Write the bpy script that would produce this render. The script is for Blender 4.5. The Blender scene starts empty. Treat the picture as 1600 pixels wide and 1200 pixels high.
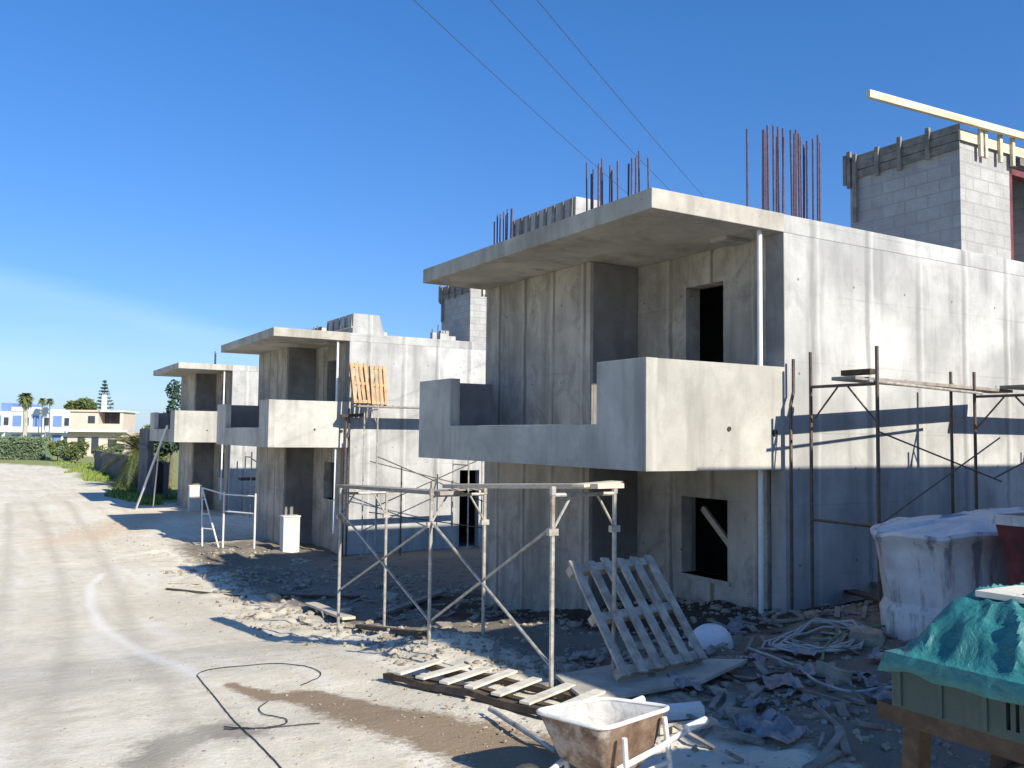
import bpy, bmesh, math, random
from mathutils import Vector, Matrix, noise
random.seed(7)
C = bpy.context.scene.collection
S = bpy.context.scene
V = Vector

# ------------------------------------------------------------ camera
YAW, PITCH, ROLL, FPX = 0.5423, 0.0588, 0.0115, 1377.07
def cam_axes():
    F = V((math.sin(YAW)*math.cos(PITCH), math.cos(YAW)*math.cos(PITCH), math.sin(PITCH)))
    R = V((math.cos(YAW), -math.sin(YAW), 0)); U = R.cross(F)
    return math.cos(ROLL)*R + math.sin(ROLL)*U, -math.sin(ROLL)*R + math.cos(ROLL)*U, F
CR, CU, CF = cam_axes()
cd = bpy.data.cameras.new('camera'); cam = bpy.data.objects.new('camera', cd); C.objects.link(cam)
cd.sensor_width = 36; cd.lens = FPX/1600*36; cd.clip_start = .05; cd.clip_end = 4000
M = Matrix.Identity(4)
for i in range(3):
    M[i][0], M[i][1], M[i][2] = CR[i], CU[i], -CF[i]
cam.matrix_world = M
S.camera = cam

# ------------------------------------------------------------ sky, sun, exposure
SUN = V((.34, -1.56, 1.0)).normalized()          # towards the sun
elev = math.asin(SUN.z); azim = math.atan2(SUN.x, SUN.y)
w = bpy.data.worlds.new('World'); S.world = w; w.use_nodes = True
nt = w.node_tree; nt.nodes.clear()
def wn(t, **k):
    n = nt.nodes.new(t)
    for a, b in k.items(): setattr(n, a, b)
    return n
sky = wn('ShaderNodeTexSky', sky_type='NISHITA', sun_disc=False, sun_elevation=elev, sun_rotation=azim)
sky.altitude = 0; sky.air_density = 1.0; sky.dust_density = 0.35; sky.ozone_density = 2.6
hs = wn('ShaderNodeHueSaturation'); hs.inputs['Saturation'].default_value = 1.0
hs.inputs['Value'].default_value = 1.0
bgn = wn('ShaderNodeBackground'); bgn.inputs[1].default_value = 0.126
# a broad wedge of thin high cloud low in the north-west, laid out by direction
tc = wn('ShaderNodeTexCoord'); mp = wn('ShaderNodeMapping'); mp.inputs['Scale'].default_value = (1.5, 1.5, 11)
mp.inputs['Rotation'].default_value = (0, math.radians(9), 0)
no = wn('ShaderNodeTexNoise'); no.inputs['Scale'].default_value = 1.9; no.inputs['Detail'].default_value = 6
rm = wn('ShaderNodeMapRange'); rm.inputs[1].default_value = .30; rm.inputs[2].default_value = .66; rm.inputs[3].default_value = .35
sx = wn('ShaderNodeSeparateXYZ')
ms = wn('ShaderNodeMath', operation='MULTIPLY_ADD'); ms.inputs[1].default_value = .19      # z + .19 x
nz = wn('ShaderNodeMath', operation='MULTIPLY_ADD'); nz.inputs[1].default_value = .05
up = wn('ShaderNodeMapRange', interpolation_type='SMOOTHSTEP'); up.inputs[1].default_value = .195; up.inputs[2].default_value = .16
mu = wn('ShaderNodeMath', operation='MULTIPLY'); mu2 = wn('ShaderNodeMath', operation='MULTIPLY'); mu2.inputs[1].default_value = .42
mx = wn('ShaderNodeMixRGB'); mx.inputs[2].default_value = (3.9, 5.2, 6.2, 1)
out = wn('ShaderNodeOutputWorld')
L = nt.links.new
el = wn('ShaderNodeMapRange'); el.inputs[1].default_value = .0; el.inputs[2].default_value = .42
tint = wn('ShaderNodeMixRGB'); tint.inputs[1].default_value = (.37, .465, .70, 1); tint.inputs[2].default_value = (.30, .62, .96, 1)
mulc = wn('ShaderNodeMixRGB', blend_type='MULTIPLY'); mulc.inputs[0].default_value = 1
L(sx.outputs[2], el.inputs[0]); L(el.outputs[0], tint.inputs[0]); L(sky.outputs[0], mulc.inputs[1]); L(tint.outputs[0], mulc.inputs[2])
L(mulc.outputs[0], hs.inputs['Color']); L(tc.outputs['Generated'], mp.inputs[0]); L(mp.outputs[0], no.inputs['Vector'])
L(no.outputs[0], rm.inputs[0]); L(tc.outputs['Generated'], sx.inputs[0]); L(nz.outputs[0], up.inputs[0])
L(sx.outputs[0], ms.inputs[0]); L(sx.outputs[2], ms.inputs[2]); L(no.outputs[0], nz.inputs[0]); L(ms.outputs[0], nz.inputs[2])
L(rm.outputs[0], mu.inputs[0]); L(up.outputs[0], mu.inputs[1]); L(mu.outputs[0], mu2.inputs[0])
L(mu2.outputs[0], mx.inputs[0]); L(hs.outputs[0], mx.inputs[1]); L(mx.outputs[0], bgn.inputs[0]); L(bgn.outputs[0], out.inputs[0])

sl = bpy.data.lights.new('sun', 'SUN'); sl.energy = 5.0; sl.angle = math.radians(.53); sl.color = (1, .92, .77)
so = bpy.data.objects.new('sun', sl); C.objects.link(so)
so.rotation_euler = (-SUN).to_track_quat('-Z', 'Y').to_euler(); so.location = (0, -20, 40)
S.view_settings.view_transform = 'Standard'; S.view_settings.look = 'None'
S.view_settings.exposure = 0.58; S.view_settings.gamma = 1

# ------------------------------------------------------------ pixel -> place
def ray(px, py): return CF + CR*((px-800)/FPX) + CU*((600-py)/FPX)
def onX(px, py, x): r = ray(px, py); return r*(x/r.x)
def onY(px, py, y): r = ray(px, py); return r*(y/r.y)
def onZ(px, py, z): r = ray(px, py); return r*(z/r.z)
def atD(px, py, d): return ray(px, py)*d

# ------------------------------------------------------------ terrain height
KY = [(-60, -2.3), (3, -2.27), (6.6, -2.26), (9.1, -2.42), (10.5, -2.6), (13, -3.02), (16, -3.28), (20, -3.42), (24.7, -3.52), (40, -3.58), (60, -3.5), (100, -3.05), (2000, -3.05)]
def sstep(a, b, t):
    t = max(0., min(1., (t-a)/(b-a))); return t*t*(3-2*t)
def bump2(x, y, cx, cy, rx, ry, h):
    d = ((x-cx)/rx)**2 + ((y-cy)/ry)**2
    return h*math.exp(-d*1.6) if d < 4 else 0
def gz0(x, y):
    z = KY[-1][1]
    for (a, za), (b, zb) in zip(KY, KY[1:]):
        if y <= b:
            t = max(0, (y-a)/(b-a)); z = za + (zb-za)*t; break
    z += .12*sstep(7.2, 8.8, x)*sstep(4, 7, y)*(1-sstep(10, 14, y))          # earth banked against the first house
    z += bump2(x, y, 4.75, 9.4, .55, 1.5, .13)                                # lit spoil by the scaffold
    z += bump2(x, y, 5.6, 21.6, 1.3, .9, .16)
    z += bump2(x, y, 6.4, 26.3, 1.0, .6, .12)
    z += bump2(x, y, 9.3, 7.0, 1.1, .7, .18)
    z += bump2(x, y, 5.9, 4.6, .9, .8, .10)
    z -= bump2(x, y, 7.6, 9.3, .7, 1.5, .18)                                  # dug soil at the foot of the wall
    return z
def gz(x, y):
    r = sstep(3.4, 4.8, x)*(1-sstep(30, 45, y))
    n = noise.noise(V((x*1.9, y*1.9, 0)))*.045 + noise.noise(V((x*5.5, y*5.5, 3)))*.022
    m = noise.noise(V((x*.45, y*.45, 7)))*.03 + noise.noise(V((x*7, y*7, 9)))*.006
    return gz0(x, y) + n*r*1.5 + m
def gp(px, py):
    r = ray(px, py); t = .5
    while t < 400:
        p = r*t
        if p.z < gz(p.x, p.y): break
        t += .02 if t < 30 else .2
    return r*t

# ------------------------------------------------------------ mesh builder
class MB:
    def __init__(s): s.v = []; s.f = []
    def add(s, vs, fs):
        o = len(s.v); s.v += [V(v) for v in vs]; s.f += [tuple(i+o for i in f) for f in fs]; return s
    def box(s, a, b):
        x0, y0, z0 = a; x1, y1, z1 = b
        return s.add([(x0,y0,z0),(x1,y0,z0),(x1,y1,z0),(x0,y1,z0),(x0,y0,z1),(x1,y0,z1),(x1,y1,z1),(x0,y1,z1)],
                     [(0,3,2,1),(4,5,6,7),(0,1,5,4),(1,2,6,5),(2,3,7,6),(3,0,4,7)])
    def bar(s, p, q, wd, th, side=None):
        p, q = V(p), V(q); d = (q-p).normalized()
        sd = V(side) if side is not None else (d.cross(V((0,0,1))) if abs(d.z) < .98 else V((1,0,0)))
        sd = (sd - d*sd.dot(d)).normalized()*(wd/2); u = d.cross(sd).normalized()*(th/2)
        vs = [p-sd-u, p+sd-u, p+sd+u, p-sd+u, q-sd-u, q+sd-u, q+sd+u, q-sd+u]
        return s.add(vs, [(0,3,2,1),(4,5,6,7),(0,1,5,4),(1,2,6,5),(2,3,7,6),(3,0,4,7)])
    def tube(s, pts, r, n=8, r2=None):
        pts = [V(p) for p in pts]; rings = []
        k = len(pts); ref = None
        for i, p in enumerate(pts):
            d = (pts[min(i+1, k-1)] - pts[max(i-1, 0)]).normalized()
            if ref is None: ref = V((0,0,1)) if abs(d.z) < .9 else V((1,0,0))
            a = (ref - d*ref.dot(d)).normalized(); ref = a; b = d.cross(a)
            rr = r if r2 is None else r + (r2-r)*i/max(1, k-1)
            rings.append([p + (a*math.cos(t) + b*math.sin(t))*rr for t in [2*math.pi*j/n for j in range(n)]])
        vs = [v for rg in rings for v in rg]; fs = []
        for i in range(k-1):
            for j in range(n):
                fs.append((i*n+j, i*n+(j+1) % n, (i+1)*n+(j+1) % n, (i+1)*n+j))
        fs.append(tuple(range(n-1, -1, -1))); fs.append(tuple((k-1)*n+j for j in range(n)))
        return s.add(vs, fs)
    def loft(s, loops, cap0=True, cap1=True):
        n = len(loops[0]); vs = [v for l in loops for v in l]; fs = []
        for i in range(len(loops)-1):
            for j in range(n):
                fs.append((i*n+j, i*n+(j+1) % n, (i+1)*n+(j+1) % n, (i+1)*n+j))
        if cap0: fs.append(tuple(range(n-1, -1, -1)))
        if cap1: fs.append(tuple((len(loops)-1)*n+j for j in range(n)))
        return s.add(vs, fs)
    def prism(s, poly, z0, z1):
        n = len(poly)
        return s.loft([[(x, y, z0) for x, y in poly], [(x, y, z1) for x, y in poly]])
    def build(s, name, mat, parent=None, off=(0,0,0), smooth=False, bevel=0):
        o_ = V(off); me = bpy.data.meshes.new(name)
        me.from_pydata([tuple(v-o_) for v in s.v], [], s.f); me.validate()
        bm = bmesh.new(); bm.from_mesh(me); bmesh.ops.recalc_face_normals(bm, faces=bm.faces); bm.to_mesh(me); bm.free()
        me.materials.append(mat)
        if smooth:
            for p in me.polygons: p.use_smooth = True
            me.set_sharp_from_angle(angle=math.radians(38))
        ob = bpy.data.objects.new(name, me); C.objects.link(ob)
        if parent is not None: ob.parent = parent
        else: ob.location = off
        if bevel:
            b = ob.modifiers.new('bevel', 'BEVEL'); b.width = bevel; b.segments = 2; b.limit_method = 'ANGLE'
        return ob
def tag(o, label, cat, group=None):
    o['label'] = label; o['category'] = cat
    if group: o['group'] = group
    return o
def empty(name, loc, label, cat, group=None):
    o = bpy.data.objects.new(name, None); C.objects.link(o); o.location = loc; o.empty_display_size = .2
    return tag(o, label, cat, group)
def copy_tree(o, parent=None):
    c = o.copy(); C.objects.link(c); c.parent = parent
    for ch in list(o.children): copy_tree(ch, c)
    return c

# ------------------------------------------------------------ materials
class NT:
    def __init__(s, name):
        s.m = bpy.data.materials.new(name); s.m.use_nodes = True; s.t = s.m.node_tree
        s.b = s.t.nodes['Principled BSDF']; s.co = s.n('ShaderNodeTexCoord'); s.oi = s.n('ShaderNodeObjectInfo')
        k = s.n('ShaderNodeVectorMath', operation='SCALE'); k.inputs['Scale'].default_value = 37.0
        cx = s.n('ShaderNodeCombineXYZ')
        for i in range(3): s.l(s.oi.outputs['Random'], cx.inputs[i])
        s.l(cx.outputs[0], k.inputs[0]); a = s.n('ShaderNodeVectorMath', operation='ADD')
        s.l(s.co.outputs['Object'], a.inputs[0]); s.l(k.outputs[0], a.inputs[1]); s.vec = a.outputs[0]; s.obj = s.co.outputs['Object']
    def n(s, t, **k):
        x = s.t.nodes.new(t)
        for a, b in k.items(): setattr(x, a, b)
        return x
    def l(s, a, b): s.t.links.new(a, b)
    def noise(s, scale, detail=4, rough=.55, stretch=None, vec=None, dist=0):
        v = vec or s.vec
        if stretch:
            m = s.n('ShaderNodeMapping'); m.inputs['Scale'].default_value = stretch; s.l(v, m.inputs[0]); v = m.outputs[0]
        x = s.n('ShaderNodeTexNoise'); x.inputs['Scale'].default_value = scale; x.inputs['Detail'].default_value = detail
        x.inputs['Roughness'].default_value = rough; x.inputs['Distortion'].default_value = dist
        s.l(v, x.inputs['Vector']); return x.outputs[0]
    def rng(s, v, a, b, c=0, d=1):
        x = s.n('ShaderNodeMapRange'); s.l(v, x.inputs[0])
        for i, k in enumerate((a, b, c, d)): x.inputs[i+1].default_value = k
        return x.outputs[0]
    def math(s, op, a, b=None):
        x = s.n('ShaderNodeMath', operation=op)
        for i, k in enumerate((a, b)):
            if k is None: continue
            if isinstance(k, (int, float)): x.inputs[i].default_value = k
            else: s.l(k, x.inputs[i])
        return x.outputs[0]
    def mix(s, f, a, b, mode='MIX'):
        x = s.n('ShaderNodeMixRGB', blend_type=mode)
        for i, k in enumerate((f, a, b)):
            if isinstance(k, (int, float)): x.inputs[i].default_value = k
            elif isinstance(k, (tuple, list)): x.inputs[i].default_value = (*k, 1) if len(k) == 3 else k
            else: s.l(k, x.inputs[i])
        return x.outputs[0]
    def fin(s, col, rough=.8, bump=None, bs=.3, bd=.02, metal=0, spec=None):
        if isinstance(col, (tuple, list)): s.b.inputs['Base Color'].default_value = (*col, 1)
        else: s.l(col, s.b.inputs['Base Color'])
        if isinstance(rough, (int, float)): s.b.inputs['Roughness'].default_value = rough
        else: s.l(rough, s.b.inputs['Roughness'])
        s.b.inputs['Metallic'].default_value = metal
        if spec is not None: s.b.inputs['Specular IOR Level'].default_value = spec
        if bump is not None:
            b = s.n('ShaderNodeBump'); b.inputs['Strength'].default_value = bs; b.inputs['Distance'].default_value = bd
            s.l(bump, b.inputs['Height']); s.l(b.outputs[0], s.b.inputs['Normal'])
        return s.m

def concrete(name, base, dark, joints=0, warm=.5, jstr=.8, light=None, smudge=.3):
    t = NT(name)
    a = t.noise(.9, 5, .6); b = t.noise(7, 6, .65); c = t.noise(2.2, 4, .6, (1, 1, .12)); f = t.noise(60, 3, .6)
    patch = t.noise(.55, 3, .5, dist=.6)
    col = t.mix(t.rng(a, .38, .60), base, dark)
    col = t.mix(t.math('MULTIPLY', t.rng(c, .5, .66), .6), col, tuple(k*.62 for k in dark))
    col = t.mix(t.math('MULTIPLY', t.rng(patch, .52, .66), .5), col, light or tuple(min(.72, k*1.28) for k in base))
    col = t.mix(t.math('MULTIPLY', t.rng(b, .45, .75), .3), col, tuple(k*.7 for k in base))
    sm = t.noise(1.7, 6, .72, (1, 1, .7), dist=1.2)
    col = t.mix(t.math('MULTIPLY', t.rng(sm, .50, .64), smudge), col, tuple(k*.66 for k in dark))
    spots = t.rng(t.noise(16, 2, .5), .70, .76)
    col = t.mix(t.math('MULTIPLY', spots, .45), col, tuple(k*.45 for k in dark))
    h = t.math('ADD', t.math('MULTIPLY', b, .5), t.math('MULTIPLY', f, .3))
    if joints:
        sp = t.n('ShaderNodeSeparateXYZ'); t.l(t.obj, sp.inputs[0])
        wob = t.math('MULTIPLY', t.math('SUBTRACT', t.noise(1.2, 3, .5, (.3, .3, 1)), .5), .10)
        u = t.math('ADD', t.math('ADD', sp.outputs[0], sp.outputs[1]), wob)
        fr = t.math('FRACT', t.math('DIVIDE', u, joints)); dj = t.math('ABSOLUTE', t.math('SUBTRACT', fr, .5))
        wd = t.rng(t.noise(1.4, 3, .6, (1, 1, .35)), .3, .7, .025, .085)
        line = t.math('SUBTRACT', 1.0, t.math('DIVIDE', dj, wd)); line = t.rng(line, 0, .6)
        fade = t.rng(t.noise(.9, 3, .5, (1, 1, .5)), .33, .55, .15, 1)
        col = t.mix(t.math('MULTIPLY', t.math('MULTIPLY', line, fade), jstr), col, tuple(k*.52 for k in dark))
        # every other joint has a smeared pale edge
        dj2 = t.math('ABSOLUTE', t.math('SUBTRACT', fr, .60)); l2 = t.rng(dj2, .0, .035, 1, 0)
        col = t.mix(t.math('MULTIPLY', l2, .35), col, tuple(min(.75, k*1.35) for k in base))
        # horizontal pour seams
        fz = t.math('FRACT', t.math('DIVIDE', t.math('ADD', sp.outputs[2], t.math('MULTIPLY', wob, .5)), .95)); dz = t.math('ABSOLUTE', t.math('SUBTRACT', fz, .5))
        lz = t.rng(dz, 0, .02, 1, 0)
        col = t.mix(t.math('MULTIPLY', t.math('MULTIPLY', lz, t.rng(a, .4, .6)), .4), col, tuple(k*.6 for k in dark))
        fr2 = t.math('MULTIPLY', t.math('SUBTRACT', fr, .24), joints)
        fz2 = t.math('MULTIPLY', t.math('SUBTRACT', t.math('FRACT', t.math('DIVIDE', sp.outputs[2], 1.27)), .5), 1.27)
        dd = t.math('SQRT', t.math('ADD', t.math('MULTIPLY', fr2, fr2), t.math('MULTIPLY', fz2, fz2)))
        col = t.mix(t.math('MULTIPLY', t.rng(dd, .022, .016), .75), col, tuple(k*.3 for k in dark))
        h = t.math('SUBTRACT', h, t.math('MULTIPLY', line, .3))
    return t.fin(col, .92, h, .45, .02, spec=.2)

MAT = {}
MAT['wall'] = concrete('concrete_wall', (.46, .462, .455), (.345, .347, .345), 1.15, jstr=.55)
MAT['facade'] = concrete('concrete_facade', (.47, .43, .38), (.325, .295, .255), .88, jstr=.8, smudge=.6)
MAT['slab'] = concrete('concrete_slab', (.475, .452, .405), (.35, .33, .29))
MAT['para'] = concrete('concrete_parapet', (.465, .454, .422), (.375, .365, .335))
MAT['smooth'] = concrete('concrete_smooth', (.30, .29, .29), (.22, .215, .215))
MAT['shade'] = concrete('concrete_shade', (.26, .25, .24), (.18, .17, .16))  # darker concrete with shade put into its tone, for return wall and inside

def flat(name, col, var=.25, scale=9, rough=.75, metal=0, bs=.2, second=None, thr=(.5, .65), amt=.8, stretch=None, spec=None):
    t = NT(name); a = t.noise(scale, 5, .6, stretch); b = t.noise(scale*5, 3, .6)
    c = t.mix(t.rng(a, .3, .7), tuple(k*(1-var) for k in col), tuple(min(.9, k*(1+var)) for k in col))
    c = t.mix(t.math('MULTIPLY', t.rng(b, .5, .8), .3), c, tuple(k*.6 for k in col))
    if second:
        c = t.mix(t.math('MULTIPLY', t.rng(t.noise(scale*.6, 6, .7, stretch), *thr), amt), c, second)
    return t.fin(c, rough, b, bs, .008, metal, spec)
MAT['rebar'] = flat('rusty_rebar', (.085, .075, .13), .4, 20, .7, .3, second=(.12, .065, .08))
MAT['pipe'] = flat('white_pvc', (.72, .74, .76), .08, 4, .4)
MAT['steel'] = flat('galvanised_steel', (.43, .41, .37), .3, 14, .55, .35, second=(.20, .12, .07), thr=(.5, .7))
MAT['steel_dark'] = flat('weathered_steel', (.10, .085, .075), .4, 14, .65, .3, second=(.16, .09, .055))
MAT['white_steel'] = flat('white_painted_steel', (.66, .65, .62), .12, 12, .5, second=(.28, .20, .14), thr=(.6, .72))
MAT['plank'] = flat('pale_timber', (.52, .455, .36), .22, 5, .8, stretch=(1, 1, 6))
MAT['palewood'] = flat('bleached_timber', (.60, .56, .48), .2, 6, .9, second=(.40, .36, .3))
MAT['beam'] = flat('fresh_timber', (.62, .545, .40), .2, 6, .75, second=(.42, .33, .2), stretch=(.4, 3, 3))
MAT['oldwood'] = flat('grey_weathered_timber', (.26, .235, .205), .35, 7, .9)
MAT['darkwood'] = flat('dark_stained_timber', (.065, .045, .03), .4, 7, .85, second=(.13, .095, .06))
MAT['palletwood'] = flat('orange_pallet_timber', (.48, .30, .17), .3, 6, .85)
MAT['greypallet'] = flat('silver_grey_pallet_timber', (.42, .38, .32), .3, 8, .9, second=(.24, .19, .14))
MAT['ply'] = flat('plaster_splashed_board', (.44, .41, .35), .2, 3, .9, second=(.27, .24, .2))
MAT['formboard'] = flat('formwork_boards', (.20, .18, .16), .35, 6, .9, second=(.30, .27, .22))
MAT['black'] = flat('black_cable', (.02, .02, .022), .2, 5, .5)
MAT['wire'] = flat('weathered_wire', (.06, .07, .09), .2, 5, .6)
MAT['hose'] = flat('pale_hose', (.40, .41, .40), .25, 6, .5)
MAT['greenhose'] = flat('green_hose', (.10, .26, .12), .25, 6, .5)
MAT['cream'] = flat('cream_painted_block', (.60, .59, .54), .12, 3, .9, second=(.42, .40, .36), thr=(.55, .7))
MAT['sack'] = flat('white_plastic', (.70, .72, .74), .1, 6, .5)
MAT['rubber'] = flat('rubber', (.045, .043, .04), .3, 8, .8)
MAT['redmetal'] = flat('dark_red_metal', (.16, .03, .035), .35, 6, .6, second=(.06, .03, .03))
MAT['foamboard'] = flat('cream_board', (.66, .64, .55), .08, 4, .8)
t = NT('tarpaulin'); a = t.noise(5, 6, .7, dist=1.5); b = t.noise(18, 4, .6)
MAT['tarp'] = t.fin(t.mix(t.rng(a, .3, .7), (.015, .12, .125), (.035, .21, .225)), .5, t.math('ADD', a, t.math('MULTIPLY', b, .35)), .7, .03)
MAT['binside'] = flat('dull_green_plastic', (.036, .070, .066), .2, 3, .6, second=(.065, .085, .075))
t = NT('skip_paint'); st = t.noise(5, 5, .7, (1, 1, .16)); sp = t.rng(st, .52, .64)
c = t.mix(t.rng(t.noise(2.5, 5, .6), .35, .65), (.68, .69, .70), (.50, .49, .50))
c = t.mix(t.math('MULTIPLY', sp, .75), c, (.10, .09, .13)); c = t.mix(t.math('MULTIPLY', t.rng(t.noise(1.3, 4, .6), .56, .68), .5), c, (.42, .27, .23))
MAT['skip'] = t.fin(c, .6, t.noise(20, 3), .12, .01)
MAT['mortar'] = flat('dry_mortar', (.62, .64, .66), .1, 6, .9)
t = NT('rusty_tray'); a = t.noise(7, 6, .7); c = t.mix(t.rng(a, .38, .62), (.12, .068, .045), (.24, .175, .13))
c = t.mix(t.math('MULTIPLY', t.rng(t.noise(3, 5, .7), .52, .64), .8), c, (.45, .42, .39)); MAT['rust'] = t.fin(c, .85, a, .3, .01)
t = NT('cement_tray'); a = t.noise(9, 6, .7, dist=1); c = t.mix(t.rng(a, .35, .65), (.54, .54, .53), (.27, .265, .265)); MAT['cement'] = t.fin(c, .85, a, .4, .01)
# block masonry
t = NT('concrete_blocks'); br = t.n('ShaderNodeTexBrick')
sp_ = t.n('ShaderNodeSeparateXYZ'); t.l(t.obj, sp_.inputs[0]); cb = t.n('ShaderNodeCombineXYZ')
t.l(t.math('ADD', sp_.outputs[0], sp_.outputs[1]), cb.inputs[0]); t.l(sp_.outputs[2], cb.inputs[1]); t.l(cb.outputs[0], br.inputs['Vector'])
br.inputs['Scale'].default_value = 1; br.inputs['Brick Width'].default_value = .42; br.inputs['Row Height'].default_value = .21; br.inputs['Mortar Size'].default_value = .012
br.inputs['Color1'].default_value = (.43, .43, .42, 1); br.inputs['Color2'].default_value = (.36, .36, .355, 1); br.inputs['Mortar'].default_value = (.33, .325, .32, 1)
c = t.mix(t.math('MULTIPLY', t.rng(t.noise(3, 6, .7), .4, .7), .6), br.outputs[0], (.25, .245, .24))
MAT['block'] = t.fin(c, .95, t.math('SUBTRACT', t.noise(30, 3), br.outputs['Fac']), .5, .02)
# paints of the far houses
MAT['peach'] = flat('peach_render', (.60, .50, .42), .08, .6, .9)
MAT['farwhite'] = flat('white_render', (.66, .69, .74), .06, .5, .9)
MAT['farblue'] = flat('blue_paint', (.16, .26, .50), .1, .5, .8)
MAT['window'] = flat('dark_window', (.05, .06, .075), .2, 1, .3)
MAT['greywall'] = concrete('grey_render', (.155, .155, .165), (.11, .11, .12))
MAT['palepalm'] = flat('pale_palm_bark', (.40, .38, .30), .2, 3, .9)
MAT['trunk'] = flat('bark', (.16, .125, .09), .3, 5, .95)
def leafmat(name, a_, b_, c_):
    t = NT(name); n_ = t.noise(.9, 4, .6); m_ = t.noise(6, 2, .5)
    c = t.mix(t.rng(n_, .36, .62), a_, b_); c = t.mix(t.math('MULTIPLY', t.rng(m_, .5, .7), .6), c, c_)
    t.b.inputs['Subsurface Weight'].default_value = 0
    return t.fin(c, .7, spec=.25)
MAT['leaf'] = leafmat('olive_foliage', (.055, .085, .025), (.10, .13, .035), (.15, .15, .05))
MAT['pine'] = leafmat('conifer_foliage', (.030, .055, .040), (.05, .085, .06), (.07, .10, .06))
MAT['palm'] = leafmat('palm_foliage', (.06, .09, .03), (.11, .13, .04), (.16, .15, .07))
MAT['hedge'] = leafmat('hedge_foliage', (.10, .15, .085), (.15, .20, .12), (.18, .22, .14))
MAT['grass'] = leafmat('grass', (.12, .20, .035), (.20, .26, .06), (.34, .31, .12))

# ground: pale crushed limestone, with stains and the site's painted shade in vertex attributes
def ground_material():
    t = NT('ground')
    def at(n):
        x = t.n('ShaderNodeAttribute'); x.attribute_name = n; return x.outputs['Fac']
    p = t.obj
    a = t.noise(.35, 5, .6, vec=p); b = t.noise(3.0, 6, .68, vec=p); c = t.noise(22, 5, .7, vec=p); d = t.noise(90, 3, .7, vec=p)
    tr = t.noise(1.2, 4, .6, (1.4, .16, 1), p, .4)
    col = t.mix(t.rng(a, .35, .65), (.72, .665, .545), (.60, .545, .43))
    col = t.mix(t.math('MULTIPLY', t.rng(b, .46, .68), .55), col, (.48, .42, .315))
    col = t.mix(t.math('MULTIPLY', t.rng(tr, .50, .66), .55), col, (.74, .71, .63))
    col = t.mix(t.math('MULTIPLY', t.rng(tr, .46, .34), .35), col, (.48, .44, .36))
    col = t.mix(t.math('MULTIPLY', t.rng(c, .55, .72), .45), col, (.36, .335, .285))
    col = t.mix(t.math('MULTIPLY', t.rng(d, .58, .72), .4), col, (.64, .61, .54))
    brk = t.math('ADD', t.math('MULTIPLY', t.math('SUBTRACT', b, .5), .9), t.math('MULTIPLY', t.math('SUBTRACT', c, .5), .7))
    def stain_shade(name, colr, amt, lo=.38, hi=.62):
        f = t.rng(t.math('ADD', at(name), brk), lo, hi)
        return t.math('MULTIPLY', f, amt), colr
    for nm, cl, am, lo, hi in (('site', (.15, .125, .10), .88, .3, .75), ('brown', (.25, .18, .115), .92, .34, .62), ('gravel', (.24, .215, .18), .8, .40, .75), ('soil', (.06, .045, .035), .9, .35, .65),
                       ('track', (.45, .41, .33), .55, .3, .95), ('rust', (.58, .43, .29), .6, .35, .9), ('grassy', (.20, .23, .07), .9, .40, .58), ('chalk', (.82, .81, .78), .55, .25, .95)):
        f, cl = stain_shade(nm, cl, am, lo, hi); col = t.mix(f, col, cl)
    h = t.math('ADD', t.math('ADD', b, t.math('MULTIPLY', c, .55)), t.math('MULTIPLY', d, .22))
    return t.fin(col, .95, h, .6, .03, spec=.15)
MAT['ground'] = ground_material()

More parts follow.
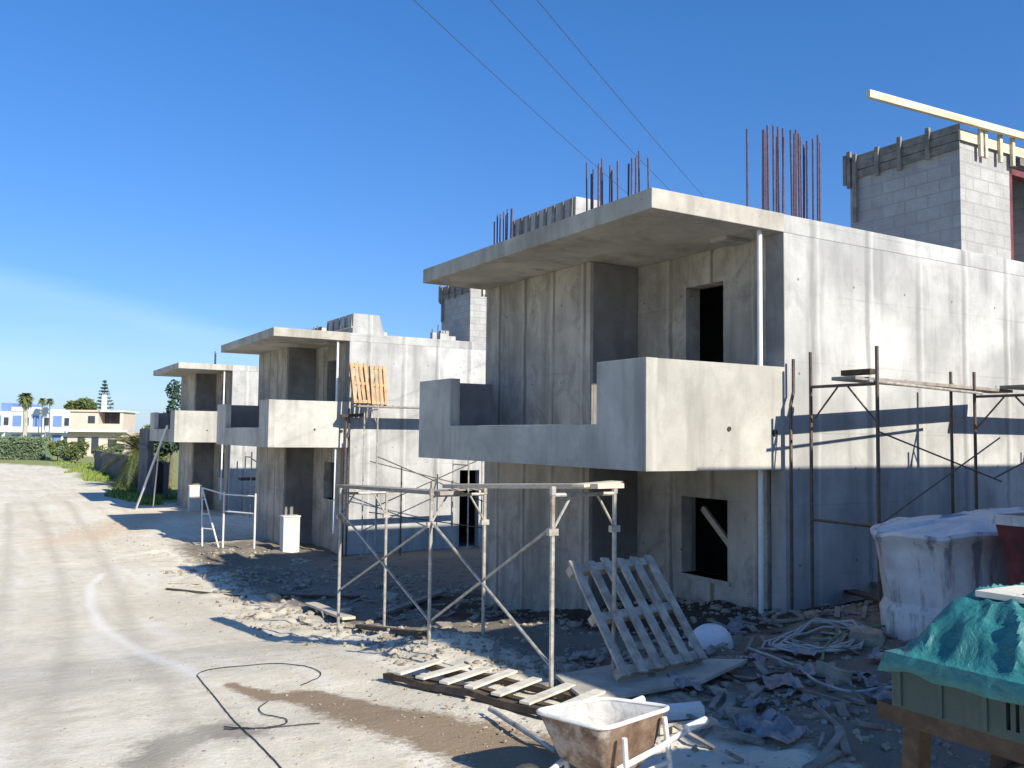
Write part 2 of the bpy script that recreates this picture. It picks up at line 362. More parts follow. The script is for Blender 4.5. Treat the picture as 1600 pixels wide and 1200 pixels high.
# ------------------------------------------------------------ ground sheet
def axis(segs):
    r = [segs[0][0]]
    for a, b, st in segs:
        n = max(1, round((b-a)/st)); r += [a+(b-a)*(i+1)/n for i in range(n)]
    return r
def seg_d(p, pts):
    best = 9e9
    for a, b in zip(pts, pts[1:]):
        ab = b-a; t_ = max(0, min(1, (p-a).dot(ab)/max(1e-9, ab.dot(ab)))); best = min(best, (a+ab*t_-p).length)
    return best
def pl(lst): return [V((p.x, p.y)) for p in (gp(x, y) for x, y in lst)]
def ground():
    xs = axis([(-900, -100, 80), (-100, -20, 8), (-20, -4, 1), (-4, .5, .14), (.5, 9.2, .065), (9.2, 16, .3), (16, 40, 2), (40, 160, 12), (160, 900, 90)])
    ys = axis([(-120, -8, 8), (-8, 3.2, .6), (3.2, 13, .07), (13, 28, .14), (28, 50, .4), (50, 110, 2.5), (110, 300, 12), (300, 1200, 90)])
    brown = pl([(365, 1070), (420, 1090), (470, 1085), (520, 1100), (600, 1120), (700, 1145), (820, 1180)])
    brw = [.10, .13, .16, .24, .34, .42, .5]
    gravel = pl([(225, 1195), (270, 1160), (330, 1140), (380, 1145)])
    chalk = pl([(330, 862), (230, 866), (175, 880), (142, 915), (140, 945), (155, 975), (215, 1015), (310, 1056)])
    rust = pl([(320, 800), (230, 805), (170, 830), (100, 845)])
    hollow = pl([(395, 1068), (430, 1066)])
    lane = pl([(560, 1075), (700, 1110), (800, 1150)])
    tracks = [pl([(60, 1190), (110, 1000), (95, 900), (70, 820), (40, 765)]), pl([(300, 1190), (235, 1040), (190, 930), (150, 850), (110, 790), (70, 755)]), pl([(-60, 1150), (-10, 1000), (10, 900), (15, 820), (10, 765)])]
    vs = []; at = {k: [] for k in ('track', 'brown', 'gravel', 'chalk', 'soil', 'grassy', 'site', 'rust')}
    for y in ys:
        for x in xs:
            near = -6 < x < 20 and -2 < y < 60
            z = gz(x, y) if near else gz0(x, y)
            if 1 < x < 6 and 3.2 < y < 10: z -= .03*max(0, 1-seg_d(V((x, y)), lane)/.35)
            vs.append((x, y, z)); p = V((x, y))
            b_ = g_ = c_ = r_ = 0
            if near and x < 7 and y < 24:
                for (q0, q1), w0, w1 in zip(zip(brown, brown[1:]), brw, brw[1:]):
                    ab = q1-q0; tt = max(0, min(1, (p-q0).dot(ab)/ab.dot(ab))); wd = w0+(w1-w0)*tt
                    b_ = max(b_, 1.05-.55*(q0+ab*tt-p).length/wd)
                b_ -= max(0, .7-2.6*seg_d(p, hollow))*.9
                g_ = max(0, .95-.55*seg_d(p, gravel)/.28)
                c_ = max(0, 1-.8*seg_d(p, chalk)/.16)
            if near: r_ = max(0, 1-.5*seg_d(p, rust)/1.3) if 15 < y < 60 else 0
            at['track'].append(max(0, 1-.6*min(seg_d(p, q) for q in tracks)/.22) if near and x < 4.5 and y < 50 else 0)
            at['brown'].append(max(0, b_)); at['gravel'].append(g_); at['chalk'].append(c_); at['rust'].append(r_)
            at['soil'].append(.9*sstep(6.3, 7.4, x)*sstep(7.2, 8.2, y)*(1-sstep(15, 17, y))*(1-sstep(9.5, 12, x)) + .35*sstep(6.5, 9, x)*(1-sstep(20, 30, y)))
            at['site'].append(sstep(4.4, 5.9, x)*(1-sstep(26, 34, y)))  # site earth, darkened further to paint in deeper shade before the houses
            gr = sstep(5.6, 8.0, x + noise.noise(V((x*.2, y*.1, 5)))*1.6)*sstep(43, 52, y)
            gr = max(gr, sstep(92, 100, y + x*.6 + noise.noise(V((x*.1, y*.08, 1)))*7))
            gr = max(gr, sstep(-9, -18, x))
            at['grassy'].append(.30+.62*gr if gr > .02 else 0)
    nx = len(xs); fs = [(j*nx+i, j*nx+i+1, (j+1)*nx+i+1, (j+1)*nx+i) for j in range(len(ys)-1) for i in range(nx-1)]
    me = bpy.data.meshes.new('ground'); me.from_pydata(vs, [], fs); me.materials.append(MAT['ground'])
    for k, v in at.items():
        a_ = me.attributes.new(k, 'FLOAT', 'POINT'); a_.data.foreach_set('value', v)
    for p in me.polygons: p.use_smooth = True
    o = bpy.data.objects.new('ground', me); C.objects.link(o); o['kind'] = 'structure'
ground()

# ------------------------------------------------------------ the concrete houses
H0 = V((9.07, 8.07, -2.3))           # origin of a house: the street corner of its side wall
GB = -4.2                             # foot of the walls, under the ground
def hbox(*bs):
    m = MB()
    for a, b in bs: m.box(a, b)
    return m
def house_proto():
    X0, Y0 = 9.07, 8.07; XE = 16.6; YB = 15.7; ZS = 2.75; ZT = 3.0
    root = empty('concrete_house', H0, '', 'house', 'bare concrete houses in a row')
    P = lambda m, n, mat, **k: m.build(n, MAT[mat], root, H0, **k)
    T = .26
    # side wall towards the camera, doorway on the ground floor
    y0, y1 = Y0+.012, Y0+T
    P(hbox(((X0+.004, y0, GB), (12.8, y1, ZS-.002)), ((13.5, y0, GB), (XE, y1, ZS-.002)), ((12.8, y0, -1.1), (13.5, y1, ZS-.002)), ((12.8, y0, GB), (13.5, y1, -3.52))), 'side_wall', 'wall')
    # end of that wall, smoother and darker
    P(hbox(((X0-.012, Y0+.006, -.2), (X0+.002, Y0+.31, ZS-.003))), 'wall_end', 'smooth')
    # set back street wall with the upper door and the lower window
    xa, xb = X0-.02, X0+T
    ya, yb = Y0+.312, 11.1; ZF = -.2
    P(hbox(((xa, ya, GB), (xb, 9.11, -.4)), ((xa, 10.06, GB), (xb, yb, -.4)), ((xa, 9.11, GB), (xb, 10.06, -2.0)), ((xa, 9.11, -.87), (xb, 10.06, -.4)),
           ((xa, ya, -.4), (xb, 9.18, ZS-.004)), ((xa, 9.96, -.4), (xb, yb, ZS-.004)), ((xa, 9.18, 2.26), (xb, 9.96, ZS-.004)), ((xa, 9.18, -.4), (xb, 9.96, -.18))), 'recessed_wall', 'facade')
    P(hbox(((xa-.03, 9.05, -2.06), (xb+.01, 10.12, -2.0))), 'window_sill', 'slab')
    br = MB().bar((xb+.05, 9.95, -1.05), (xb+.05, 9.15, -1.75), .09, .05, (0, 1, 1)); P(br, 'window_brace', 'plank')
    # projecting street wall
    P(hbox(((8.1, 11.1, GB), (X0-.022, 11.3, ZS-.006)), ((8.1, 11.3, GB), (8.36, 14.2, ZS-.006)), ((8.1, 14.2, GB), (X0+.3, 14.41, ZS-.006))), 'projecting_wall', 'facade')
    P(hbox(((8.16, 11.088, GB), (X0-.03, 11.099, ZS-.007))), 'return_shade', 'shade')  # dark sheet over the return wall, painting in the shade under the roof
    # back and far walls, floors
    P(hbox(((X0+.02, 14.42, GB), (X0+T+.02, YB-.01, ZS-.005)), ((X0+T+.03, YB-.27, GB), (XE-.02, YB-.015, ZS-.005)), ((XE-T, Y0+T+.01, GB), (XE-.01, YB-.28, ZS-.005))), 'rear_wall', 'wall')
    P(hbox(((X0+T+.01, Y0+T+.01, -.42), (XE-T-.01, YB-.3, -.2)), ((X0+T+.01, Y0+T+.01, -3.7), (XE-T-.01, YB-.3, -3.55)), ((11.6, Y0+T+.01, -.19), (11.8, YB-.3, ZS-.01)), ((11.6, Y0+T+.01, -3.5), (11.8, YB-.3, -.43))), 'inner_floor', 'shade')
    # roof slab
    rs = MB(); rs.prism([(6.79, Y0), (X0-.001, Y0), (X0-.001, 14.45), (6.79, 14.45)], ZS, ZT)
    P(rs, 'roof_overhang', 'slab', bevel=.01)
    P(hbox(((X0+.001, Y0+.010, ZS), (XE, YB, ZT-.004))), 'roof_deck', 'wall', bevel=.008)
    P(hbox(((8.55, 8.62, ZS-.055), (8.98, 8.92, ZS-.001))), 'ceiling_pad', 'slab')
    # balcony: stepped parapet on the street side, closed at both ends
    bx0, bx1, bz = 6.71, 6.89, -.40
    m = MB(); prof = [(8.07, bz), (14.34, bz), (14.34, .95), (13.12, .95), (13.12, .16), (9.05, .16), (9.05, .95), (8.07, .95)]
    m.loft([[(bx0, y, z) for y, z in prof], [(bx1, y, z) for y, z in prof]])
    P(m, 'balcony_front', 'para', bevel=.008)
    P(hbox(((bx1-.002, 8.075, bz+.002), (X0-.004, 8.25, .947))), 'balcony_side', 'para')
    P(hbox(((bx1-.002, 14.16, bz+.002), (8.098, 14.335, .947))), 'balcony_side', 'smooth')  # far end in darker concrete, its inner side's shade put into the colour
    P(hbox(((bx1-.001, 8.251, bz+.004), (8.098, 14.158, -.2)), ((8.099, 8.251, bz+.004), (X0-.024, 11.085, -.2))), 'balcony_floor', 'slab')
    for z0, z1 in ((-.2, ZS), (-2.9, bz+.01)):
        P(MB().tube([(8.74, 8.2, z0), (8.74, 8.2, z1)], .035, 10), 'drain_pipe', 'pipe', smooth=True)
    # small marks: pipe holes in the balcony side
    P(MB().tube([(8.05, 8.06, .12), (8.05, 8.09, .12)], .03, 10), 'drain_hole', 'rubber'); P(MB().tube([(8.86, 8.055, .08), (8.86, 8.09, .08)], .045, 10), 'drain_hole', 'rubber')
    # block stair tower on the roof
    ty0, ty1 = Y0+.03, 10.15; tz = 5.0
    tw = hbox(((13.1, ty0, ZT), (14.48, ty0+.2, tz-.05)), ((13.1, ty0+.2, ZT), (13.32, ty1-.2, tz-.05)), ((13.1, ty1-.2, ZT), (16.3, ty1, tz-.05)), ((16.0, ty0, ZT), (16.3, ty1-.2, tz-.05)))
    to = P(tw, 'stair_tower', 'block')
    fm = MB(); random.seed(3)
    fz0, fz1 = 4.62, 5.02
    for k in range(3):
        z = fz0 + k*.135
        fm.bar((13.07, ty0-.02, z+.06), (13.07, ty1+.12, z+.06+random.uniform(-.02, .02)), .025, .125, (1, 0, 0))
        fm.bar((13.05, ty1+.02, z+.06), (16.3, ty1+.02, z+.06), .025, .125, (0, 1, 0))
    for y, d in ((8.6, .0), (9.12, .05), (9.55, .03), (10.0, .75), (10.12, .12), (10.2, .05)):
        fm.bar((13.035, y, fz0-.05-d), (13.035, y, fz1+.04+random.uniform(-.03, .06)), .05, .07, (1, 0, 0))
    o = fm.build('formwork', MAT['formboard'], to, H0)
    fm = MB()
    fm.bar((13.05, ty0-.035, 4.83), (16.3, ty0-.035, 4.85), .03, .17, (0, 1, 0))
    for x in (13.55, 13.68, 14.1, 14.46): fm.bar((x, ty0-.075, 4.55), (x, ty0-.075, 5.06+random.uniform(0, .08)), .05, .07, (0, 1, 0))
    fm.build('formwork', MAT['beam'], to, H0)
    dr = hbox(((14.485, ty0+.01, ZT), (14.58, ty0+.17, 4.55)), ((14.485, ty0+.01, 4.45), (15.99, ty0+.17, 4.55)))
    dr.build('door_frame', MAT['redmetal'], to, H0)
    hbox(((13.34, ty0+.22, 4.70), (15.98, ty1-.22, 4.90))).build('tower_ceiling', MAT['formboard'], to, H0)
    return root
house = house_proto()
def rebars(root, pts, zlo, z0=3.0, r=.016):
    off = V(H0)
    for (x, y, z) in pts:
        dx, dy = random.uniform(-.014, .014), random.uniform(-.014, .014)
        MB().tube([(x, y, z0-.05), (x+dx*.4, y+dy*.4, (z0+z)/2), (x+dx, y+dy, z)], r, 6).build('rebar', MAT['rebar'], root, off)
def roof_block(root, x0, x1, y0, y1, z, nb):
    m = MB(); zz = 2.99
    m.loft([[(x0, y0, zz), (x1, y0, zz), (x1, y1, zz), (x0, y1, zz)], [(x0+.03, y0+.02, z), (x1-.25, y0+.02, z), (x1-.25, y1-.02, z), (x0+.03, y1-.02, z)]])
    o = m.build('roof_upstand', MAT['wall'], root, H0)
    for k in range(nb):
        y = y0+.12+(y1-y0-.24)*k/(nb-1)
        MB().bar((x0-.012, y, 3.42), (x0+.015, y, z-.02), .075, .03, (0, 1, 0)).build('timber_prop', MAT['formboard'], o, H0)
    MB().bar((x0-.02, y0, 3.38), (x0-.02, y1, 3.38), .03, .06, (1, 0, 0)).build('timber_rail', MAT['plank'], o, H0)

specs = [(V((0, 0, 0)), 'nearest large bare concrete house with rebar on its roof, behind the leaning pallet'),
         (V((.22, 16.65, 0)), 'middle bare concrete house, with two orange pallets standing against its side wall'),
         (V((.36, 31.35, -.03)), 'farthest and smallest bare concrete house, with a long ladder leaning beside it'),
         (V((-.42, -12.87, 0)), 'bare concrete house nearer the camera in the row, shading the teal covered crate')]
houses = []
for i, (d, lab) in enumerate(specs):
    h = house if i == 0 else copy_tree(house)
    h.location = H0 + d; h['label'] = lab; houses.append(h)
random.seed(11)
pts = []
for k in range(21): pts.append((8.92+1.22*k/20+random.uniform(-.035, .035), 8.36+random.choice((0, .22)), 4.20+random.uniform(-.04, .2)))
for k in range(12): pts.append((7.95+random.uniform(0, .06), 11.0-1.42*(k/11)+random.uniform(-.05, .05), 4.12+random.uniform(-.05, .16)-.16*(k/11)))
pts += [(8.1, 11.05, 4.2), (8.12, 10.86, 4.18)]
for k in range(9): pts.append((8.2, 14.3-.62*k/8+random.uniform(-.04, .04), 4.12+random.uniform(-.08, .12)))
rebars(houses[0], pts, 3.0)
roof_block(houses[0], 8.5, 9.3, 12.1, 14.25, 4.08, 8)
roof_block(houses[1], 9.75, 10.9, 9.7, 12.2, 3.82, 5)
rebars(houses[2], [(8.6, 9.5, 3.7), (8.62, 9.4, 3.6)], 3, r=.02)
rebars(houses[1], [(8.9, 8.5, 3.25), (11.9, 8.4, 3.35), (12.1, 8.4, 3.5), (12.4, 8.45, 3.4)], 3, r=.018)
# broken masonry left on the middle roof
random.seed(5)
m = MB()
for k in range(5):
    x = 12.25+random.uniform(-.35, .3); y = 8.35+random.uniform(0, .3); s_ = random.uniform(.1, .2)
    m.box((x, y, 2.99), (x+s_*1.6, y+s_, 3.0+s_*random.uniform(.8, 2.0)))
m.build('masonry_rubble', MAT['wall'], houses[1], H0)

# fresh timber beam sticking out from the tower
b_ = MB().bar((10.74, 8.0, 4.965), (15.3, 7.93, 5.075), .07, .115, (0, 1, 0)).build('timber_beam', MAT['beam'], None, (13.5, 7.95, 5.0), bevel=.006)
tag(b_, 'long pale timber beam sticking out to the left from the block tower on the roof', 'beam')

# overhead cables
def cable(pts, r, lab):
    m = MB(); P_ = []
    a, b = V(pts[0]), V(pts[1])
    for i in range(41):
        t_ = i/40; p = a.lerp(b, t_); p.z -= pts[2]*4*t_*(1-t_); P_.append(p)
    o = m.tube(P_, r, 6).build('overhead_cable', MAT['wire'], None, P_[0], smooth=True)
    tag(o, lab, 'cable', 'overhead cables')
for (p0, p1, lab) in (((680, 0), (945, 250), 'leftmost of the three thin overhead cables crossing the sky'),
                      ((795, 0), (1045, 275), 'middle one of the three thin overhead cables crossing the sky'),
                      ((865, 0), (1110, 300), 'rightmost of the three thin overhead cables crossing the sky')):
    a = onZ(*p0, 6.6); b = onZ(*p1, 6.6); d = (b-a)
    cable((a-d*1.2, b+d*1.5, .35), .0055, lab)

# ------------------------------------------------------------ scaffolds
def frame(mb, x, ya, yb, zt, tops=(0, 0), axis_='y', braces=True, bases=None, r=.022, over=0):
    """two posts joined by a top bar, with corner braces"""
    A = (x, ya) if axis_ == 'y' else (ya, x); B = (x, yb) if axis_ == 'y' else (yb, x)
    za = gz(*A)-.05; zb_ = gz(*B)-.05
    mb.tube([(*A, za), (*A, zt+tops[0])], r, 8); mb.tube([(*B, zb_), (*B, zt+tops[1])], r, 8)
    mb.tube([(*A, zt-.03), (*B, zt-.03)], r*.9, 8)
    if braces:
        a, b = V((*A, 0)), V((*B, 0)); m1 = a.lerp(b, .42); m2 = a.lerp(b, .58)
        mb.tube([(m1.x, m1.y, zt-.05), (a.x, a.y, zt-.50)], r*.6, 6); mb.tube([(m2.x, m2.y, zt-.05), (b.x, b.y, zt-.50)], r*.6, 6)
    return mb
# front scaffold along the nearest house
fx, bx = 4.45, 5.15
s1 = empty('scaffold', (5.0, 9.2, gz(5, 9.2)), 'pale tube scaffold with crossed braces and a long plank, in front of the nearest house', 'scaffold', 'scaffolds round the houses')
def PT(m, n, mat, root, **k): return m.build(n, MAT[mat], root, root.location, **k)
for y, zt in ((6.65, -.50), (9.14, -.66), (12.07, -.82)):
    m = MB(); frame(m, y, fx, bx, zt, axis_='x', braces=False)
    m.tube([(fx, y, zt-.35), (fx+.2, y, zt-.04)], .013, 6); m.tube([(bx, y, zt-.35), (bx-.2, y, zt-.04)], .013, 6)
    for x_ in (fx, bx):
        m.tube([(x_, y, zt-.03), (x_, y, zt+.05)], .03, 8); m.bar((x_-.05, y, zt-.36), (x_+.05, y, zt-.36), .05, .06)
    PT(m, 'scaffold_frame', 'steel', s1, smooth=True)
def cross(root, p, q, r=.016, mat='steel'):
    (x0, y0, zl0, zh0), (x1, y1, zl1, zh1) = p, q
    PT(MB().tube([(x0, y0, zl0), (x1, y1, zh1)], r, 6), 'cross_brace', mat, root, smooth=True)
    PT(MB().tube([(x0+.02, y0, zh0), (x1+.02, y1, zl1)], r, 6), 'cross_brace', mat, root, smooth=True)
cross(s1, (fx, 6.65, -2.05, -.8), (fx, 9.14, -2.1, -.98)); cross(s1, (fx, 9.14, -2.1, -1.0), (fx, 12.07, -2.2, -1.1))
def plank(p, q, wd, th, mat, lab, grp=None, cat='plank', name='plank', side=None):
    c_ = (V(p)+V(q))/2; o = MB().bar(p, q, wd, th, side).build(name, MAT[mat], None, c_, bevel=.004)
    return tag(o, lab, cat, grp)
plank((4.88, 6.35, -.44), (4.84, 9.35, -.60), .30, .045, 'plank', 'pale sunlit plank on the near bay of the front scaffold', 'scaffold planks')
plank((4.62, 9.0, -.66), (4.60, 12.35, -.76), .26, .045, 'oldwood', 'grey plank on the far bay of the front scaffold', 'scaffold planks')
plank((4.62, 6.5, -.44), (5.22, 6.70, -.43), .14, .03, 'plank', 'short pale board end on top of the front scaffold, nearest the leaning pallet', 'scaffold planks')

# scaffold against the side wall of the nearest house
s2 = empty('scaffold', (10.5, 7.1, gz(10.5, 7.1)), 'dark tube scaffold standing against the sunlit side wall of the nearest house', 'scaffold', 'scaffolds round the houses')
m = MB(); frame(m, 9.12, 6.72, 7.70, .70, (.42, .42)); m.tube([(9.12, 6.72, -1.02), (9.12, 7.7, -1.02)], .018, 8)
PT(m, 'scaffold_frame', 'steel_dark', s2, smooth=True)
m = MB(); frame(m, 12.05, 6.30, 7.30, .66, (.3, .32)); PT(m, 'scaffold_frame', 'steel_dark', s2, smooth=True)
PT(MB().tube([(12.0, 7.62, gz(12, 7.6)), (12.0, 7.62, 1.0)], .022, 8), 'scaffold_pole', 'steel_dark', s2, smooth=True)
PT(MB().tube([(9.0, 6.75, .70), (12.2, 7.28, .68)], .02, 8), 'scaffold_rail', 'steel', s2, smooth=True)
cross(s2, (9.12, 6.72, -1.0, .1), (12.05, 6.95, -.55, .05), .011, 'steel_dark')
PT(MB().tube([(12.0, 7.0, -.5), (15.0, 7.0, .35)], .013, 6), 'cross_brace', 'steel_dark', s2, smooth=True)
m = MB(); frame(m, 15.0, 6.30, 7.30, .66, (.3, .32)); PT(m, 'scaffold_frame', 'steel_dark', s2, smooth=True)
m = MB().tube([(9.03, 7.95, gz(9.03, 7.9)), (9.03, 7.95, .45), (9.12, 7.98, .62), (9.12, 7.98, 1.05)], .022, 8)
tag(m.build('steel_pole', MAT['steel_dark'], None, (9.03, 7.95, -2.2), smooth=True), 'bent dark steel pole standing at the street corner of the sunlit wall', 'pole')
plank((9.07, 7.16, .755), (13.25, 7.60, .755), .33, .045, 'oldwood', 'long dark plank laid askew on the side wall scaffold', 'side scaffold planks')
plank((12.85, 7.22, .80), (17.0, 7.22, .79), .36, .045, 'oldwood', 'dark plank on the right bay of the side wall scaffold', 'side scaffold planks')
plank((9.35, 6.95, .84), (9.35, 7.38, .84), .10, .07, 'darkwood', 'short dark timber block lying on the left end of the askew scaffold plank', 'side scaffold planks')

# scaffold on the middle house's side wall
yb = 23.75
s3 = empty('scaffold', (11, yb, gz(11, yb)), 'thin tube scaffold with crossed braces against the side wall of the middle house', 'scaffold', 'scaffolds round the houses')
m = MB(); frame(m, 9.5, yb-.75, yb+.25, .72, (.1, .1)); PT(m, 'scaffold_frame', 'steel', s3, smooth=True)
m = MB(); frame(m, 12.4, yb-.75, yb+.25, -.85, (.5, .1), braces=False); PT(m, 'scaffold_frame', 'steel', s3, smooth=True)
PT(MB().tube([(10.5, yb-.2, gz(10.5, yb)), (10.5, yb-.2, -.95)], .022, 8), 'scaffold_pole', 'steel_dark', s3, smooth=True)
PT(MB().tube([(13.05, yb-.4, gz(13, yb)), (13.05, yb-.4, -.55)], .024, 8), 'scaffold_pole', 'steel', s3, smooth=True)
cross(s3, (9.5, yb-.75, -2.0, -.62), (13.0, yb-.75, -2.0, -.62), .016, 'steel_dark')
PT(MB().tube([(9.3, yb-.75, -.75), (12.9, yb-.75, -1.62)], .014, 6), 'cross_brace', 'steel_dark', s3, smooth=True)
PT(MB().tube([(9.3, yb-.75, -2.15), (13, yb-.75, -2.75)], .014, 6), 'cross_brace', 'steel_dark', s3, smooth=True)
plank((9.2, 23.98, .80), (13.6, 23.98, .80), .46, .05, 'oldwood', 'long plank on the middle house scaffold carrying two orange pallets', 'middle scaffold planks')
plank((9.6, yb-.55, -1.62), (13.1, yb-.55, -1.60), .22, .05, 'oldwood', 'lower plank on the scaffold beside the middle house doorway', 'middle scaffold planks')
m = MB().tube([(9.22, 24.5, gz(9.2, 24.5)), (9.22, 24.5, .75)], .03, 8); m.tube([(9.05, 24.35, gz(9.2, 24.5)), (9.1, 24.4, .55)], .026, 8)
tag(m.build('steel_pole', MAT['steel_dark'], None, (9.22, 24.5, -3.4), smooth=True), 'pair of dark poles tied together at the street corner of the middle house', 'pole')
plank((8.95, 24.45, .52), (9.6, 24.3, .56), .34, .09, 'darkwood', 'dark stub of plank tied to the poles at the corner of the middle house', 'middle scaffold planks')

# ------------------------------------------------------------ pallets
def pallet(origin, ux, uy, L, W, nslat, mat, lab, grp=None, runners=3, und=True, slat_w=.09):
    """ux along the slats, uy across them; un points to the slatted face"""
    ux, uy = V(ux).normalized(), V(uy).normalized(); un = ux.cross(uy)
    o_ = V(origin); root = empty('wooden_pallet', o_, lab, 'pallet', grp)
    for k in range(nslat):
        c_ = o_ + uy*(slat_w/2 + (W-slat_w)*k/(nslat-1)) + un*.11
        j = random.uniform(-.012, .012)
        MB().bar(c_-ux*.0+uy*j, c_+ux*(L+random.uniform(-.01, .02))+uy*j*.5, slat_w, .022, uy).build('slat', MAT[mat], root, o_)
    for k in range(runners):
        c_ = o_ + ux*(.06+(L-.12)*k/(runners-1)) + un*.055
        MB().bar(c_, c_+uy*W, .085, .088, ux).build('runner', MAT[mat], root, o_)
    if und:
        for k in range(3):
            c_ = o_ + uy*(slat_w/2+(W-slat_w)*k/2) + un*.0
            MB().bar(c_, c_+ux*L, slat_w, .02, uy).build('slat', MAT[mat], root, o_)
    return root
BL = V((4.87, 6.25, gz(4.9, 6.3)+.09)); BR_ = V((6.02, 6.42, gz(6, 6.4)+.08)); TL = V((4.92, 7.16, -1.31)); TR = V((6.08, 7.36, -1.27))
pallet(BL, TL-BL, (BR_-BL)*-1, (TL-BL).length, -1, 2, 'greypallet', '', None) if False else None
uyv = (BL-BR_); pallet(BR_, TR-BR_, uyv, (TL-BL).length, (BL-BR_).length, 6, 'greypallet', 'grey weathered pallet leaning against the front scaffold, with dark gaps between its slats', 'wooden pallets', slat_w=.10, und=False)
for k, (x, dz, lab) in enumerate(((9.62, .03, 'left one of two orange pallets standing on the scaffold plank'), (10.16, 0, 'right one of two orange pallets standing on the scaffold plank'))):
    p = V((x, 23.95, .83+dz)); pallet(p, (-.03+.06*k, .27, 1), (-1, 0, 0), 1.2, .50, 4, 'palletwood', lab, 'wooden pallets')

# sheet of board under the pallet
def ground_sheet(pix, th, mat, name, lab, cat, lift=.05, zs=None):
    P_ = [gp(*p) for p in pix]; zz = [gz(p.x, p.y)+lift for p in P_]
    if zs: zz = [a+b for a, b in zip(zz, zs)]
    n = len(P_); m = MB(); m.loft([[(p.x, p.y, z-th) for p, z in zip(P_, zz)], [(p.x, p.y, z) for p, z in zip(P_, zz)]])
    return tag(m.build(name, MAT[mat], None, P_[0]), lab, cat)
ground_sheet([(868, 1072), (1010, 1045), (1168, 1048), (1098, 1082), (955, 1110), (905, 1104)], .03, 'ply', 'board_sheet', 'large pale board lying on the ground under the leaning pallet', 'board', .10)

# slatted timber panel lying by the road
a0, a1 = V((3.42, 7.95, 0)), V((4.02, 5.62, 0)); m = MB()
root = empty('slatted_panel', (3.7, 6.8, gz(3.7, 6.8)), 'dark timber formwork panel with pale cross slats lying flat at the road edge', 'formwork panel')
def gl(p, h): return (p[0], p[1], gz(p[0], p[1])+h)
sidev = V((.968, .249, 0))
for k, off in enumerate((0, .12, .52)):
    q0, q1 = a0+sidev*off, a1+sidev*off
    if k == 1: q0 = a0.lerp(a1, .12)+sidev*off
    m = MB(); PP = [gl(q0.lerp(q1, i/8), .05+.012*math.sin(i*2.1+k)) for i in range(9)]
    for u_, v_ in zip(PP, PP[1:]): m.bar(u_, v_, .07, .055)
    PT(m, 'rail', 'darkwood', root)
random.seed(21)
for k in range(7):
    c_ = a0.lerp(a1, .08+.88*k/6.4); q = c_+sidev*random.uniform(.52, .64)+V((.02, .1, 0)); c2 = c_-sidev*.02
    PT(MB().bar(gl(c2, .10), gl(q, .12), .10, .02), 'slat', 'palewood', root)

